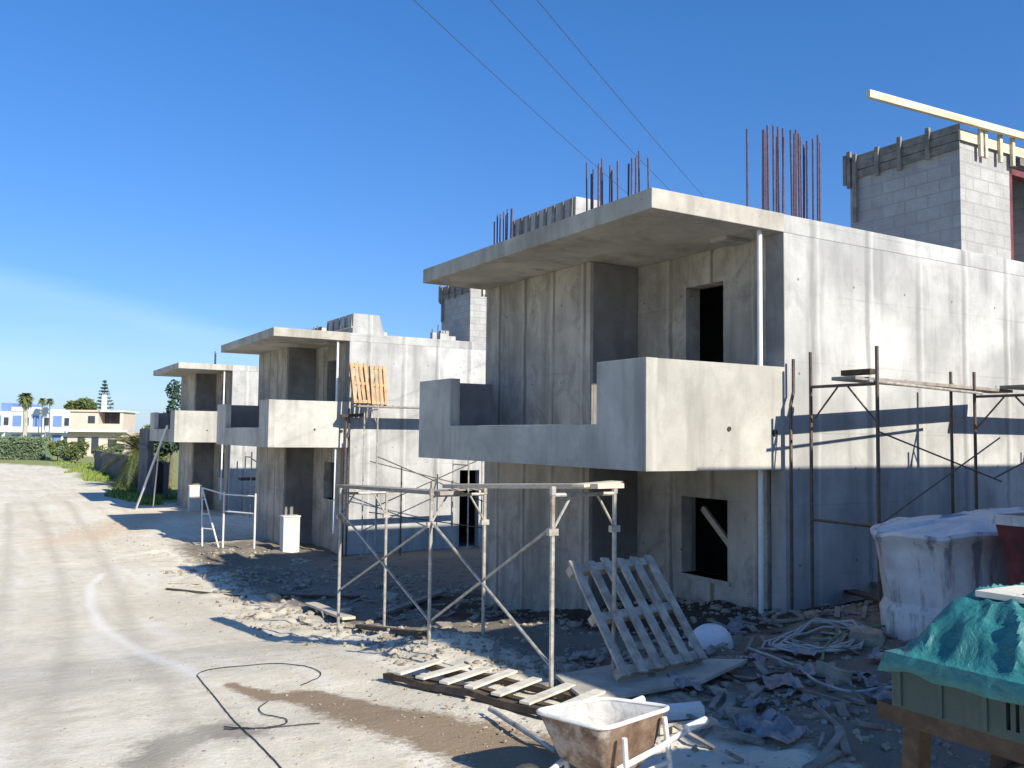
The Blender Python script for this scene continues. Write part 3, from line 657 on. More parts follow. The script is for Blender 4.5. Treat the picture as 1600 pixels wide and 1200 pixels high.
# ------------------------------------------------------------ wheelbarrow
def wheelbarrow():
    K = 1.19                                      # puts the rim a little below -1.7 m
    A, B, Cc, D = [V(p)*K for p in ((2.56, 4.00, -1.45), (3.06, 3.97, -1.45), (3.26, 3.69, -1.45), (2.71, 3.58, -1.45))]
    B = B.lerp(Cc, -.12)
    root = empty('wheelbarrow', (3.55, 4.7, gz(3.55, 4.7)), 'cement-caked wheelbarrow with a rusty front and white legs, at the bottom edge', 'wheelbarrow')
    def lp(ins, dz, sh):
        c_ = (A+B+Cc+D)/4; c_ = c_ + V((sh, .02, 0)); pts_ = []
        quad = [A, D, Cc, B]
        for i in range(4):
            p, q = quad[i], quad[(i+1) % 4]; pr = quad[i-1]
            e1 = (pr-p).normalized()*.09; e2 = (q-p).normalized()*.09
            for t_ in range(5):
                u_ = t_/4; pt = p + e1*(1-u_)**2 + e2*u_**2
                pts_.append(c_ + (pt-c_)*ins + V((sh*.5, 0, dz)))
        return pts_
    outer = [lp(.42, -.38, .05), lp(.72, -.28, .03), lp(.95, -.04, 0), lp(1.0, 0, 0)]
    MB().loft(outer, True, False).build('tray', MAT['rust'], root, root.location, smooth=True)
    inner = [lp(.985, .003, 0), lp(.93, -.03, 0), lp(.70, -.195, .03), lp(.41, -.275, .05)]
    MB().loft(inner, False, True).build('tray_lining', MAT['cement'], root, root.location, smooth=True)
    r_ = lp(1.0, .0, 0); MB().tube(r_+[r_[0]], .014, 8).build('rim', MAT['white_steel'], root, root.location, smooth=True)
    ax = ((B+Cc)/2-(A+D)/2).normalized(); sd = V((-ax.y, ax.x, 0)); mid = (A+B+Cc+D)/4
    for s in (-1, 1):
        bz = -1.97
        h = [mid - ax*.62 + sd*s*.07 + V((0, 0, -.40)), mid - ax*.22 + sd*s*.17 + V((0, 0, -.33)), mid + ax*.25 + sd*s*.25 + V((0, 0, -.20)), mid + ax*.60 + sd*s*.28 + V((0, 0, -.10))]
        hd = MB().tube(h, .019, 8).build('shaft', MAT['white_steel'], root, root.location, smooth=True)
        MB().tube([h[-1]-ax*.14+V((0, 0, -.02)), h[-1]+ax*.04], .026, 10).build('grip', MAT['sack'], hd, root.location, smooth=True)
        for u_, tp in ((-.10, -.27), (.30, -.03)):
            t0 = mid + ax*u_ + sd*s*.235 + V((0, 0, tp)); f_ = t0 + ax*.05 + sd*s*.04; 
            if u_ < 0: t0 = t0 + V((0, 0, .20))+sd*s*.05
            MB().tube([t0, (f_.x, f_.y, gz(f_.x, f_.y))], .017, 8).build('leg', MAT['white_steel'], root, root.location, smooth=True)
        q0 = mid + ax*-.08 + sd*s*.26 + V((0, 0, -.33)); q1 = mid + ax*.33 + sd*s*.26 + V((0, 0, -.30))
        MB().tube([q0, q1], .013, 8).build('leg_brace', MAT['white_steel'], root, root.location, smooth=True)
    # wheel in front
    wc = mid - ax*.64; wc.z = gz(wc.x, wc.y)+.17; m = MB()
    loops = []
    for i in range(20):
        a = 2*math.pi*i/20; rad = ax*math.cos(a)+V((0, 0, 1))*math.sin(a)
        loops.append([wc + rad*(.135+.038*math.cos(b)) + sd*.038*math.sin(b) for b in [2*math.pi*j/8 for j in range(8)]])
    loops.append(loops[0]); wh = m.loft(loops, False, False).build('wheel', MAT['rubber'], root, root.location, smooth=True)
    MB().tube([wc-sd*.03, wc+sd*.03], .10, 16).build('hub', MAT['steel_dark'], wh, root.location)
    for s in (-1, 1):
        MB().tube([wc+sd*s*.06, mid - ax*.40 + sd*s*.12 + V((0, 0, -.34))], .018, 8).build('fork', MAT['steel_dark'], root, root.location, smooth=True)
wheelbarrow()
# rods and boards lying by the wheelbarrow
def lying(pix, r, mat, name, lab, cat, grp=None, h=.02, n=8, dense=6):
    P_ = []
    for (a, b) in zip(pix, pix[1:]):
        for i in range(dense): 
            P_.append((a[0]+(b[0]-a[0])*i/dense, a[1]+(b[1]-a[1])*i/dense))
    P_.append(pix[-1]); Q = []
    if len(pix) > 3:
        P_ = []; pp = [pix[0]]+list(pix)+[pix[-1]]
        for i in range(1, len(pp)-2):
            for k in range(dense):
                u = k/dense; c4 = pp[i-1:i+3]
                P_.append(tuple(.5*(2*c4[1][a] + (c4[2][a]-c4[0][a])*u + (2*c4[0][a]-5*c4[1][a]+4*c4[2][a]-c4[3][a])*u*u + (3*c4[1][a]-c4[0][a]-3*c4[2][a]+c4[3][a])*u**3) for a in (0, 1)))
        P_.append(pix[-1])
    for p in P_:
        q = gp(*p); Q.append((q.x, q.y, gz(q.x, q.y)+h))
    return tag(MB().tube(Q, r, n).build(name, MAT[mat], None, Q[0], smooth=True), lab, cat, grp)
lying([(765, 1118), (815, 1150), (868, 1186)], .02, 'steel', 'steel_rod', 'straight grey rod lying in the dirt left of the wheelbarrow', 'rod', h=.05)
def gboard(p, q, wd, th, mat, lab, grp, lift=.04, tz=0, name='board'):
    a, b = gp(*p), gp(*q); a = V((a.x, a.y, gz(a.x, a.y)+lift)); b = V((b.x, b.y, gz(b.x, b.y)+lift+tz))
    return tag(MB().bar(a, b, wd, th).build(name, MAT[mat], None, (a+b)/2), lab, 'board', grp)
gboard((1028, 1152), (1118, 1140), .07, .05, 'plank', 'pale batten lying on the ground behind the wheelbarrow handles', 'loose boards', .05)
gboard((1040, 1128), (1098, 1122), .16, .08, 'sack', 'short white block of board behind the wheelbarrow, end of a broken batten', 'loose boards', .07)
gboard((1245, 905), (1385, 938), .28, .04, 'oldwood', 'grey board tilted over the rubble at the foot of the sunlit wall', 'loose boards', .22)
gboard((1290, 925), (1395, 955), .2, .04, 'darkwood', 'dark board half buried in the rubble beside the slumped white sack', 'loose boards', .1)
gboard((790, 905), (866, 925), .12, .05, 'darkwood', 'dark batten on the soil behind the front scaffold', 'loose boards', .06) if False else None
gboard((265, 912), (345, 914), .06, .04, 'plank', 'thin pale lath on the road edge near the middle house', 'loose boards', .03)
gboard((260, 922), (385, 935), .05, .03, 'darkwood', 'long thin dark lath on the road edge near the middle house', 'loose boards', .03)
gboard((485, 950), (545, 975), .22, .04, 'plank', 'pale sunlit board end among the rubble left of the front scaffold', 'loose boards', .08)
gboard((430, 935), (560, 938), .12, .05, 'darkwood', 'dark board on the shaded rubble in front of the middle house', 'loose boards', .06)
gboard((590, 968), (690, 930), .14, .05, 'oldwood', 'grey board among the shaded rubble behind the front scaffold', 'loose boards', .06)
gboard((560, 985), (660, 1000), .10, .06, 'darkwood', 'dark timber along the edge of the lit spoil below the front scaffold', 'loose boards', .06)

# black hose loop on the road
lying([(440, 1203), (405, 1165), (368, 1130), (335, 1090), (312, 1062), (310, 1054), (330, 1047), (375, 1042), (430, 1038), (475, 1042), (498, 1050), (500, 1058), (485, 1066), (470, 1072)], .0045, 'black', 'hose', 'thin black hose lying in a loop on the pale road', 'hose', h=.008, dense=5)
lying([(418, 1098), (405, 1108), (412, 1118), (432, 1122), (447, 1126), (446, 1133), (425, 1138), (395, 1140), (350, 1138)], .0045, 'black', 'wire', 'short black wire curled inside the hose loop', 'wire', h=.01, dense=5)
lying([(350, 1142), (420, 1139), (500, 1132)], .004, 'black', 'wire', 'straight thin black wire on the road below the curled wire', 'wire', h=.01)
# hoses in the shade
random.seed(4)
def hosepile(cx, cy, R, n, r, mat, lab):
    Q = []
    for i in range(n*14):
        a = i/14*2*math.pi; rr = R*(1+.18*math.sin(i*.37)); x = cx+rr*math.cos(a)+.1*math.sin(i*.11); y = cy+rr*.6*math.sin(a)+.08*math.cos(i*.13)
        Q.append((x, y, gz(x, y)+.03+.012*(i % 3)+.03*random.random()))
    tag(MB().tube(Q, r, 6).build('hose', MAT[mat], None, Q[0], smooth=True), lab, 'hose', 'hoses in the rubble')
hosepile(7.9, 6.6, .55, 7, .014, 'hose', 'tangled coil of grey hose on the shaded rubble near the round white bag')
lying([(1170, 1022), (1240, 1050), (1275, 1075), (1330, 1092), (1395, 1085)], .014, 'hose', 'hose', 'pale hose curving over the rubble towards the teal crate', 'hose', 'hoses in the rubble', .06)
lying([(1285, 1045), (1292, 1020), (1320, 1000), (1370, 990), (1420, 992)], .012, 'greenhose', 'hose', 'thin green hose arching across the rubble in front of the slumped white sack', 'hose', 'hoses in the rubble', .08)
lying([(1110, 1040), (1160, 1075), (1215, 1062), (1290, 1070)], .011, 'black', 'hose', 'thin black hose on the shaded rubble right of the board', 'hose', 'hoses in the rubble', .06)

# white sack by the pallet
c_ = gp(1112, 1005); c_.z = gz(c_.x, c_.y); loops = []
for i in range(8):
    t_ = i/7*math.pi/2; r_ = .235*math.cos(t_)**.8+.005
    loops.append([(c_.x+r_*math.cos(a)*(1.05+.07*math.sin(3*a)), c_.y+r_*math.sin(a)*(1+.06*math.cos(4*a+1)), c_.z-.03+.235*math.sin(t_)) for a in [2*math.pi*j/20 for j in range(20)]])
tag(MB().loft(loops).build('plastic_bag', MAT['sack'], None, c_, smooth=True), 'small round white plastic bag on the dark soil right of the leaning pallet', 'bag')

# stained tub
def rrect(x0, x1, y0, y1, z0, zr, r=.22, n=5):
    P_ = []
    for cx, cy, a0_ in ((x1-r, y1-r, 0), (x0+r, y1-r, 90), (x0+r, y0+r, 180), (x1-r, y0+r, 270)):
        for i in range(n+1):
            a = math.radians(a0_+90*i/n); x = cx+r*math.cos(a); P_.append((x, cy+r*math.sin(a), z0+zr*(x-x0)/(x1-x0)))
    return P_
root = empty('bulk_sack', (9.6, 6.0, gz(9.6, 6)), 'large slumped white bulk sack with dark streaks, behind the teal covered crate', 'sack')
TX = .58
def sackloop(z, gx, gy, amp, seed, rim=0):
    P_ = []; n = 96; hx, hy = 1.27+gx, .62+gy
    for i in range(n):
        a = 2*math.pi*i/n; ca, sa = math.cos(a), math.sin(a); pw = .62
        x = math.copysign(abs(ca)**pw, ca)*hx; y = math.copysign(abs(sa)**pw, sa)*hy
        k = 1+amp*(noise.noise(V((ca*2.2, sa*2.2, z*1.3+seed))) + .5*noise.noise(V((ca*7, sa*7, z*.8+seed))))
        zz = z + rim*(.055*x + .06*noise.noise(V((ca*2, sa*2, 11))) + .02*noise.noise(V((ca*8, sa*8, 12))))
        P_.append((9.27+TX+x*k, 5.98+y*k, zz))
    return P_
zs = [(-2.4, -.04, -.03, .05, 0), (-2.1, .0, .0, .05, 0), (-1.85, .01, .02, .05, 0), (-1.76, -.05, -.02, .05, 0), (-1.5, -.02, -.0, .05, .2), (-1.3, .0, .0, .05, .4), (-1.15, .01, .02, .045, .7), (-1.05, .03, .04, .04, .9), (-1.0, .07, .07, .03, 1), (-.95, .09, .09, .03, 1), (-.915, .06, .06, .03, 1), (-.93, .01, .01, .03, 1)]
PT(MB().loft([sackloop(z, gx, gy, am, 3, rm_) for z, gx, gy, am, rm_ in zs], True, False), 'sack_body', 'skip', root, smooth=True)
PT(MB().loft([sackloop(-.935, .02, .02, .03, 3, 1), sackloop(-.90, -.25, -.15, .05, 3, 1), sackloop(-.88, -.7, -.35, .05, 3, 1)], False), 'sand_fill', 'mortar', root, smooth=True)
pr = empty('steel_hopper', (9.4, 4.8, gz(9.4, 4.8)), 'dark red steel hopper at the right edge beside the slumped white sack', 'hopper')
PT(MB().loft([[(9.0, 4.6, -2.3), (9.8, 4.6, -2.3), (9.8, 5.05, -2.3), (9.0, 5.05, -2.3)], [(8.9, 4.55, -1.2), (10, 4.55, -1.2), (10, 5.1, -1.2), (8.9, 5.1, -1.2)], [(8.8, 4.5, -.82), (10.1, 4.5, -.82), (10.1, 5.14, -.82), (8.8, 5.14, -.82)]]), 'hopper_body', 'redmetal', pr)
PT(hbox(((8.76, 4.46, -.83), (10.14, 4.52, -.73)), ((8.76, 4.52, -.83), (8.82, 5.18, -.73)), ((8.82, 5.12, -.83), (10.14, 5.18, -.73))), 'hopper_rim', 'skip', pr)

# teal covered crate on its trestle
cx0 = 4.0; cy1 = 2.885; zt_, zb_ = -1.08, -1.335
root = empty('crate', (4.4, 2.0, zb_), 'dull green slotted plastic crate under a teal tarpaulin, at the right edge', 'crate')
m = MB()
T_ = .03; Y_a = 1.3
slots = [(2.285, 2.305), (2.245, 2.262), (2.205, 2.222), (2.165, 2.182), (2.12, 2.14), (1.9, 1.92), (1.86, 1.88), (1.82, 1.84)]
ed = sorted({Y_a, cy1} | {v for s in slots for v in s})
for a, b in zip(ed, ed[1:]):
    if any(abs(a-s[0]) < 1e-6 for s in slots):
        m.box((cx0, a, zb_), (cx0+T_, b, zb_+.045)); m.box((cx0, a, zt_-.07), (cx0+T_, b, zt_))
    else: m.box((cx0, a, zb_), (cx0+T_, b, zt_))
m.box((cx0+T_, cy1-T_, zb_), (5.0, cy1, zt_)); m.box((cx0+T_, Y_a, zb_), (5.0, Y_a+T_, zt_)); m.box((4.97, Y_a+T_, zb_), (5.0, cy1-T_, zt_)); m.box((cx0+T_, Y_a+T_, zb_), (4.97, cy1-T_, zb_+.02))
PT(m, 'crate_body', 'binside', root)
PT(hbox(((cx0-.012, Y_a-.01, zt_-.035), (cx0-.001, cy1+.012, zt_-.004)), ((cx0-.012, cy1+.001, zt_-.035), (5.01, cy1+.013, zt_-.004))), 'crate_rim', 'binside', root)
# ribs
for y in (2.84, 2.62, 2.40): PT(hbox(((cx0-.010, y-.012, zb_+.01), (cx0-.001, y+.012, zt_-.036))), 'crate_rib', 'binside', root)
# tarpaulin heaped over the crate
NU, NV = 110, 80; vs = []; fs = []
def ridge(x, y, k): return 1-abs(noise.noise(V((x, y, k))))*2
for j in range(NV+1):
    for i in range(NU+1):
        u = i/NU; v = j/NV
        y = (cy1+.03) + (Y_a-.02-cy1-.03)*u; x = cx0-.03+1.05*v
        hh = .29*sstep(0, .34, v)*(1-sstep(.88, 1, v)*.8)*(sstep(-.06, .16, u))*(1-.12*sstep(.4, .9, u))
        fade = .25+.75*sstep(0, .15, v)
        f1 = ridge(x*2.1+y*1.2, y*3.0-x*1.0, 1)**3*.050 + ridge(x*5+1.7*y, y*4-2.2*x, 5)**4*.026 + ridge(x*11, y*8+x*5, 9)**3*.010
        z = zt_ + hh + (f1-.02)*fade + .006*noise.noise(V((x*40, y*40, 4)))
        if hh > .2: z -= .02*noise.noise(V((x*3, y*3, 3)))
        if j <= 2 or i <= 2:
            n_ = min(i, j); z = zt_ + .012 - (.085+.03*noise.noise(V((y*6, x*6, 2))))*(2-n_)/2
            if j <= 2: x = cx0-.022-.012*(2-j)+.008*noise.noise(V((y*12, 0, 8)))
            if i <= 2: y = cy1+.022+.012*(2-i)+.008*noise.noise(V((x*12, 0, 8)))
        else: z = max(z, zt_+.012)
        vs.append((x, y, z))
for j in range(NV):
    for i in range(NU): fs.append((j*(NU+1)+i, j*(NU+1)+i+1, (j+1)*(NU+1)+i+1, (j+1)*(NU+1)+i))
tp = MB().add(vs, fs).build('tarpaulin', MAT['tarp'], None, (4.4, 2.2, zt_), smooth=True)
md = tp.modifiers.new('thick', 'SOLIDIFY'); md.thickness = .003; md.offset = 1
tag(tp, 'crumpled teal tarpaulin heaped over the green crate', 'tarpaulin')
bd = MB().prism([(4.30, 2.62), (4.34, 2.16), (4.95, 2.1), (5.0, 2.6)], -.775, -.745).build('foam_board', MAT['foamboard'], None, (4.6, 2.4, -.67)); bd.rotation_euler = (0, 0, 0)
tag(bd, 'cream board lying on top of the teal tarpaulin', 'board')
tr = empty('trestle', (4.4, 2.2, gz(4.4, 2.2)), 'rough timber trestle carrying the green crate', 'trestle')
for x in (4.05, 4.85): PT(MB().bar((x, 2.98, zb_-.045), (x, 1.1, zb_-.045), .08, .085), 'beam', 'darkwood', tr)
for y in (2.80, 1.3):
    for x in (4.06, 4.84):
        PT(MB().bar((x+.02, y, zb_-.09), (x-.02, y+.03, gz(x, y)-.05), .10, .09, (1, 0, 0)), 'leg', 'darkwood', tr)
    PT(MB().bar((4.0, y-.07, -1.75), (4.95, y-.07, -1.78), .035, .09, (0, 1, 0)), 'crosspiece', 'darkwood', tr)
PT(hbox(((4.12, 1.15, zb_-.032), (4.78, 2.95, zb_-.003))), 'deck_board', 'darkwood', tr)

# ------------------------------------------------------------ things in front of the farther houses
def pillar(px, py, wd, h, lab, d=None):
    p = gp(px, py); p = V((p.x, p.y, gz(p.x, p.y)))
    m = MB(); m.box((p.x-wd/2, p.y-.18, p.z-.1), (p.x+wd/2, p.y+.18, p.z+h-.04)); m.box((p.x-wd/2-.02, p.y-.2, p.z+h-.04), (p.x+wd/2+.02, p.y+.2, p.z+h))
    tag(m.build('meter_pillar', MAT['cream'], None, p, bevel=.01), lab, 'pillar', 'white service pillars')
pillar(452, 862, .50, 1.08, 'white service pillar standing in front of the middle house')
pillar(303, 799, .50, 1.18, 'white service pillar standing in front of the farthest house')
# tube frames by the farthest house
s4 = empty('scaffold', (6.8, 27, gz(6.8, 27)), 'small white tube frame with a ladder leg, in front of the farthest house', 'scaffold', 'scaffolds round the houses')
A = gp(348, 856); B = gp(397, 857); m = MB()
for p in (A, B): m.tube([(p.x, p.y, gz(p.x, p.y)-.05), (p.x, p.y, -1.82)], .03, 8)
for z in (-1.9, -2.42): m.tube([(A.x, A.y, z), (B.x, B.y, z)], .024, 8)
PT(m, 'scaffold_frame', 'white_steel', s4, smooth=True)
Cq = gp(316, 853); m = MB(); top = V((Cq.x+.05, Cq.y+.5, -1.75))
m.tube([(Cq.x, Cq.y, gz(Cq.x, Cq.y)-.05), top], .026, 8); m.tube([(A.x-.1, A.y+.1, gz(A.x, A.y)), top], .026, 8)
for k in (.3, .55, .8):
    a = V((Cq.x, Cq.y, gz(Cq.x, Cq.y))).lerp(top, k); b = V((A.x-.1, A.y+.1, gz(A.x, A.y))).lerp(top, k); m.tube([a, b], .014, 6)
PT(m, 'scaffold_leg', 'white_steel', s4, smooth=True)
PT(MB().tube([top, (A.x, A.y, -1.9)], .022, 8), 'scaffold_rail', 'white_steel', s4, smooth=True)
# scaffold seen between the farthest and middle house
s5 = empty('scaffold', (9.5, 38.2, gz(9.5, 38)), 'pale low scaffold by the lit side wall of the farthest house', 'scaffold', 'scaffolds round the houses')
for x in (9.9, 11.0, 12.0):
    m = MB(); frame(m, x, 37.7, 38.7, -1.0, (.2, .2), braces=False, r=.03); PT(m, 'scaffold_frame', 'steel', s5)
cross(s5, (9.9, 37.7, -2.4, -1.1), (12, 37.7, -2.4, -1.1), .025, 'steel')
plank((9.5, 38.0, -1.95), (12.4, 38.0, -1.95), .5, .12, 'darkwood', 'dark plank on the pale scaffold of the farthest house')
# long ladder
a = gp(212, 797); a = V((a.x, a.y, gz(a.x, a.y))); b = onX(262, 665, a.x+.75); m = MB()
root = empty('ladder', a, 'long white ladder leaning towards the street side of the farthest house', 'ladder')
sv = V((.05, .42, 0)); n_ = 13
for s in (0, 1): PT(MB().bar(a+sv*s, b+sv*s, .05, .085, (1, 0, 0)), 'stile', 'white_steel', root)
for k in range(1, n_):
    p = a.lerp(b, k/n_); PT(MB().tube([p, p+sv], .02, 6), 'rung', 'white_steel', root)
bb = V((7.0, b.y, b.z-.1)); PT(MB().tube([b+sv*.5, bb], .02, 6), 'stay', 'white_steel', root)
p2 = gp(247, 760); m = MB().bar((a.x+.9, a.y+1.0, gz(a.x+.9, a.y+1)), b.lerp(a, .25)+sv*.5, .05, .07); PT(m, 'prop', 'white_steel', root)

# ------------------------------------------------------------ rubble and stones
def rock_mesh(cfg, seed, mat, name):
    random.seed(seed); m = MB(); ico = bmesh.new(); bmesh.ops.create_icosphere(ico, subdivisions=1, radius=1)
    ico.verts.ensure_lookup_table(); base = [v.co.copy() for v in ico.verts]; fcs = [tuple(v.index for v in f.verts) for f in ico.faces]; ico.free()
    for (n, xr, yr, sr, fn) in cfg:
        k = 0; tries = 0
        while k < n and tries < n*30:
            tries += 1
            x = random.uniform(*xr); y = random.uniform(*yr)
            if fn and random.random() > fn(x, y): continue
            s_ = sr[0]+(sr[1]-sr[0])*random.random()**3
            sc = V((random.uniform(.6, 1.4), random.uniform(.6, 1.4), random.uniform(.4, .9)))*s_
            rt = Matrix.Rotation(random.uniform(0, 6.28), 3, 'Z') @ Matrix.Rotation(random.uniform(-.5, .5), 3, 'X')
            z = gz(x, y)+s_*.15
            m.add([rt @ V((b.x*sc.x*random.uniform(.75, 1.2), b.y*sc.y*random.uniform(.75, 1.2), b.z*sc.z*random.uniform(.75, 1.15))) + V((x, y, z)) for b in base], fcs); k += 1
    o = m.build(name, mat, None, (5, 8, -2.4)); o['kind'] = 'stuff'; o['label'] = 'loose stones and broken rubble scattered over the building site'; o['category'] = 'rubble'
    return o
t = NT('stones'); c = t.mix(t.rng(t.noise(1.5, 3, .5), .35, .65), (.26, .22, .165), (.42, .375, .295)); c = t.mix(t.math('MULTIPLY', t.rng(t.noise(9, 4), .45, .7), .6), c, (.16, .14, .115))
MAT['stone'] = t.fin(c, .95, t.noise(25, 4), .5, .02)
edge = lambda x, y: sstep(3.3, 4.6, x + .5*noise.noise(V((x*.8, y*.8, 2))))*(.12+.88*sstep(-.05, .3, noise.noise(V((x*1.1, y*1.1, 6)))))
rock_mesh([(1700, (3.4, 10), (3.6, 8.0), (.008, .045), edge), (1700, (3.6, 9), (7.5, 15), (.010, .055), edge), (1000, (3.8, 9.5), (15, 24), (.015, .085), edge), (90, (4.6, 9), (4, 20), (.05, .12), edge),
           (520, (3.9, 5.3), (8.3, 10.6), (.008, .045), None), (1600, (.5, 4.5), (4.0, 12), (.004, .016), lambda x, y: .25+.75*sstep(1.5, 4, x)), (300, (4.6, 7.0), (20.3, 22.6), (.02, .08), None), (120, (5.5, 7.6), (25.3, 27), (.02, .08), None),
           (500, (1, 5.5), (14, 40), (.01, .04), lambda x, y: sstep(1.5, 5, x))], 31, MAT['stone'], 'rubble')
random.seed(15); CH = (((5.3, 5.2), .17), ((6.9, 5.6), .2), ((7.4, 7.4), .16), ((8.3, 6.3), .22), ((6.2, 7.6), .15), ((5.7, 11.2), .18), ((6.6, 13.4), .22), ((5.6, 14.9), .2), ((7.1, 16.4), .24), ((5.2, 17.8), .2), ((6.4, 19.6), .22), ((7.6, 12.6), .17))
for k, ((x, y), s_) in enumerate(CH):
    bm = bmesh.new(); bmesh.ops.create_cube(bm, size=1); bmesh.ops.subdivide_edges(bm, edges=bm.edges, cuts=3, use_grid_fill=True)
    rt = Matrix.Rotation(random.uniform(0, 6), 3, 'Z') @ Matrix.Rotation(random.uniform(-.4, .4), 3, 'X'); m = MB()
    for v in bm.verts:
        p = v.co.copy(); cut = noise.noise(p*1.6+V((k*3, 0, 0)))
        v.co = rt @ V((p.x*1.5*s_, p.y*.9*s_, p.z*.8*s_))*(1+.32*cut) 
    m.add([v.co+V((x, y, gz(x, y)+s_*.2)) for v in bm.verts], [[v.index for v in f.verts] for f in bm.faces]); bm.free()
    o = m.build('concrete_chunk', MAT['stone'], None, (x, y, gz(x, y)))
    tag(o, 'broken pale chunk of concrete lying in the shaded rubble before the houses', 'chunk', 'broken concrete chunks in the rubble')
# scraps: broken laths, sheets and cut-offs lying in the shade
random.seed(77); m = MB()
for k in range(260):
    if k < 170: x, y = random.uniform(4.6, 9), random.uniform(4.2, 8)
    else: x, y = random.uniform(4.4, 8.6), random.uniform(12, 22)
    a = random.uniform(0, 3.14); l_ = random.uniform(.08, .42); d = V((math.cos(a), math.sin(a), 0))*l_
    p = V((x, y, gz(x, y)+.02)); q = p+d; q.z = gz(q.x, q.y)+.03+random.uniform(0, .08)
    m.bar(p, q, random.uniform(.015, .09), random.uniform(.008, .03))
o = m.build('wood_scraps', MAT['oldwood'], None, (6, 8, -2.3)); o['kind'] = 'stuff'; o['label'] = 'broken laths and timber scraps strewn over the shaded rubble'; o['category'] = 'scraps'
random.seed(78); m = MB()
for k in range(26):
    x, y = random.uniform(5.2, 8.6), random.uniform(4.6, 8.2)
    r_ = random.uniform(.08, .26); n1 = 12; vs = []; ang = random.uniform(0, 6.28); sd_ = random.random()*50
    for j in range(n1):
        for i in range(n1):
            u, v = (i/(n1-1)-.5)*2*r_, (j/(n1-1)-.5)*1.2*r_; xx = x+u*math.cos(ang)-v*math.sin(ang); yy = y+u*math.sin(ang)+v*math.cos(ang)
            vs.append((xx, yy, gz(xx, yy)+.025+abs(noise.noise(V((xx*7, yy*7, sd_))))*.12+abs(noise.noise(V((xx*16, yy*16, sd_))))*.06))
    m.add(vs, [(j*n1+i, j*n1+i+1, (j+1)*n1+i+1, (j+1)*n1+i) for j in range(n1-1) for i in range(n1-1)])
MAT['plastic'] = flat('plastic_sheeting', (.24, .245, .26), .35, 8, .45, second=(.12, .12, .14))
o = m.build('plastic_litter', MAT['plastic'], None, (6, 6, -2.2), smooth=True); o['kind'] = 'stuff'; o['label'] = 'crumpled plastic sheeting scattered on the shaded rubble'; o['category'] = 'litter'

# ------------------------------------------------------------ vegetation
def base_at(px, d):
    r = ray(px, 671); h = V((r.x, r.y, 0)).normalized()*d; return V((h.x, h.y, gz0(h.x, h.y)))
def leaves(m, blobs, n, s0, s1, seed):
    random.seed(seed); tot = sum(b[3]**2 for b in blobs)
    for (cx, cy, cz, r, fl) in blobs:
        for k in range(int(n*r*r/tot)):
            while True:
                d = V((random.uniform(-1, 1), random.uniform(-1, 1), random.uniform(-1, 1)))
                if .15 < d.length < 1: break
            d = d.normalized()*(d.length**.45); rr = r*(1+.35*noise.noise(d*2.3+V((cx, cy, cz))))
            p = V((cx, cy, cz)) + V((d.x*rr, d.y*rr, d.z*rr*fl)); s_ = random.uniform(s0, s1)
            a = V((random.gauss(0, 1), random.gauss(0, 1), random.gauss(0, 1))).normalized(); b = a.orthogonal().normalized()
            a, b = a*s_, b*s_*.55; m.add([p-a, p-b, p+a, p+b], [(0, 1, 2, 3)])
def trunk(m, base, top, r, r2, seed, limbs=()):
    base, top = V(base), V(top); mid = base.lerp(top, .5)+V((.06, .04, 0))*r*8
    m.tube([base-V((0, 0, .2)), mid, top], r, 8, r2)
    for q in limbs: m.tube([base.lerp(top, .62), V(q)], r2*1.1, 6, r2*.4)
def tree(px, d, blobs, h, name, lab, leafm, seed, n=1500, s=(.1, .22), tr=.18, grp='trees beyond the houses'):
    b = base_at(px, d); root = empty(name, b, lab, 'tree', grp)
    right = V((CR.x, CR.y, 0)).normalized(); fw = V((CF.x, CF.y, 0)).normalized()
    B_ = [(b.x+right.x*u+fw.x*v, b.y+right.y*u+fw.y*v, b.z+z, r, fl) for u, v, z, r, fl in blobs]
    m = MB(); trunk(m, b, (b.x, b.y, b.z+h*.7), tr, tr*.5, seed, [(q[0], q[1], q[2]) for q in B_[:5]]); PT(m, 'trunk', 'trunk', root, smooth=True)
    m = MB(); leaves(m, B_, n, *s, seed); PT(m, 'crown', leafm, root)
    return root
# bushy tree left of the farthest house
tree(238, 66, [(-.2, 0, 2.0, .8, .9), (.6, .2, 2.6, .8, 1), (.1, -.4, 3.4, .6, 1), (.9, 0, 4.0, .6, 1), (1.2, .3, 3.2, .7, 1), (.2, 0, 1.1, 1.0, .7)], 4.2, 'bushy_tree', 'bushy olive green tree behind the low feathery palm, left of the farthest house', 'leaf', 1, 1900, (.10, .24))
tree(268, 58, [(0, 0, 4.0, .75, 1.2), (.3, 0, 5.0, .6, 1.3), (-.2, .2, 3.0, .8, 1), (.1, 0, 6.1, .45, 1.2)], 6, 'slender_tree', 'dark thin tree showing beside the upper floor of the farthest house', 'pine', 2, 1500, (.08, .2), .12)
# tall conifer with tiers
def conifer(px, d, h, lab, seed):
    b = base_at(px, d); root = empty('conifer', b, lab, 'tree', 'trees beyond the houses'); random.seed(seed)
    PT(MB().tube([b, b+V((0, 0, h))], .22, 8, .03), 'trunk', 'trunk', root); m = MB()
    for k in range(17):
        z = h*(.22+.76*k/16); R_ = (1-(k/16.6))*h*.24+.12
        for j in range(9):
            a = j*.698+k*.5+random.uniform(-.2, .2); L_ = R_*random.uniform(.7, 1.15)
            for i in range(16):
                u = random.random()**.7; p = b+V((math.cos(a)*L_*u, math.sin(a)*L_*u, z+.14*L_*u+random.uniform(-.10, .12)))
                q = V((random.gauss(0, 1), random.gauss(0, 1), random.gauss(0, .6))).normalized(); s_ = random.uniform(.12, .26); w_ = q.orthogonal().normalized()*s_*.35; q = q*s_
                m.add([p-q, p-w_, p+q, p+w_], [(0, 1, 2, 3)])
    PT(m, 'crown', 'pine', root)
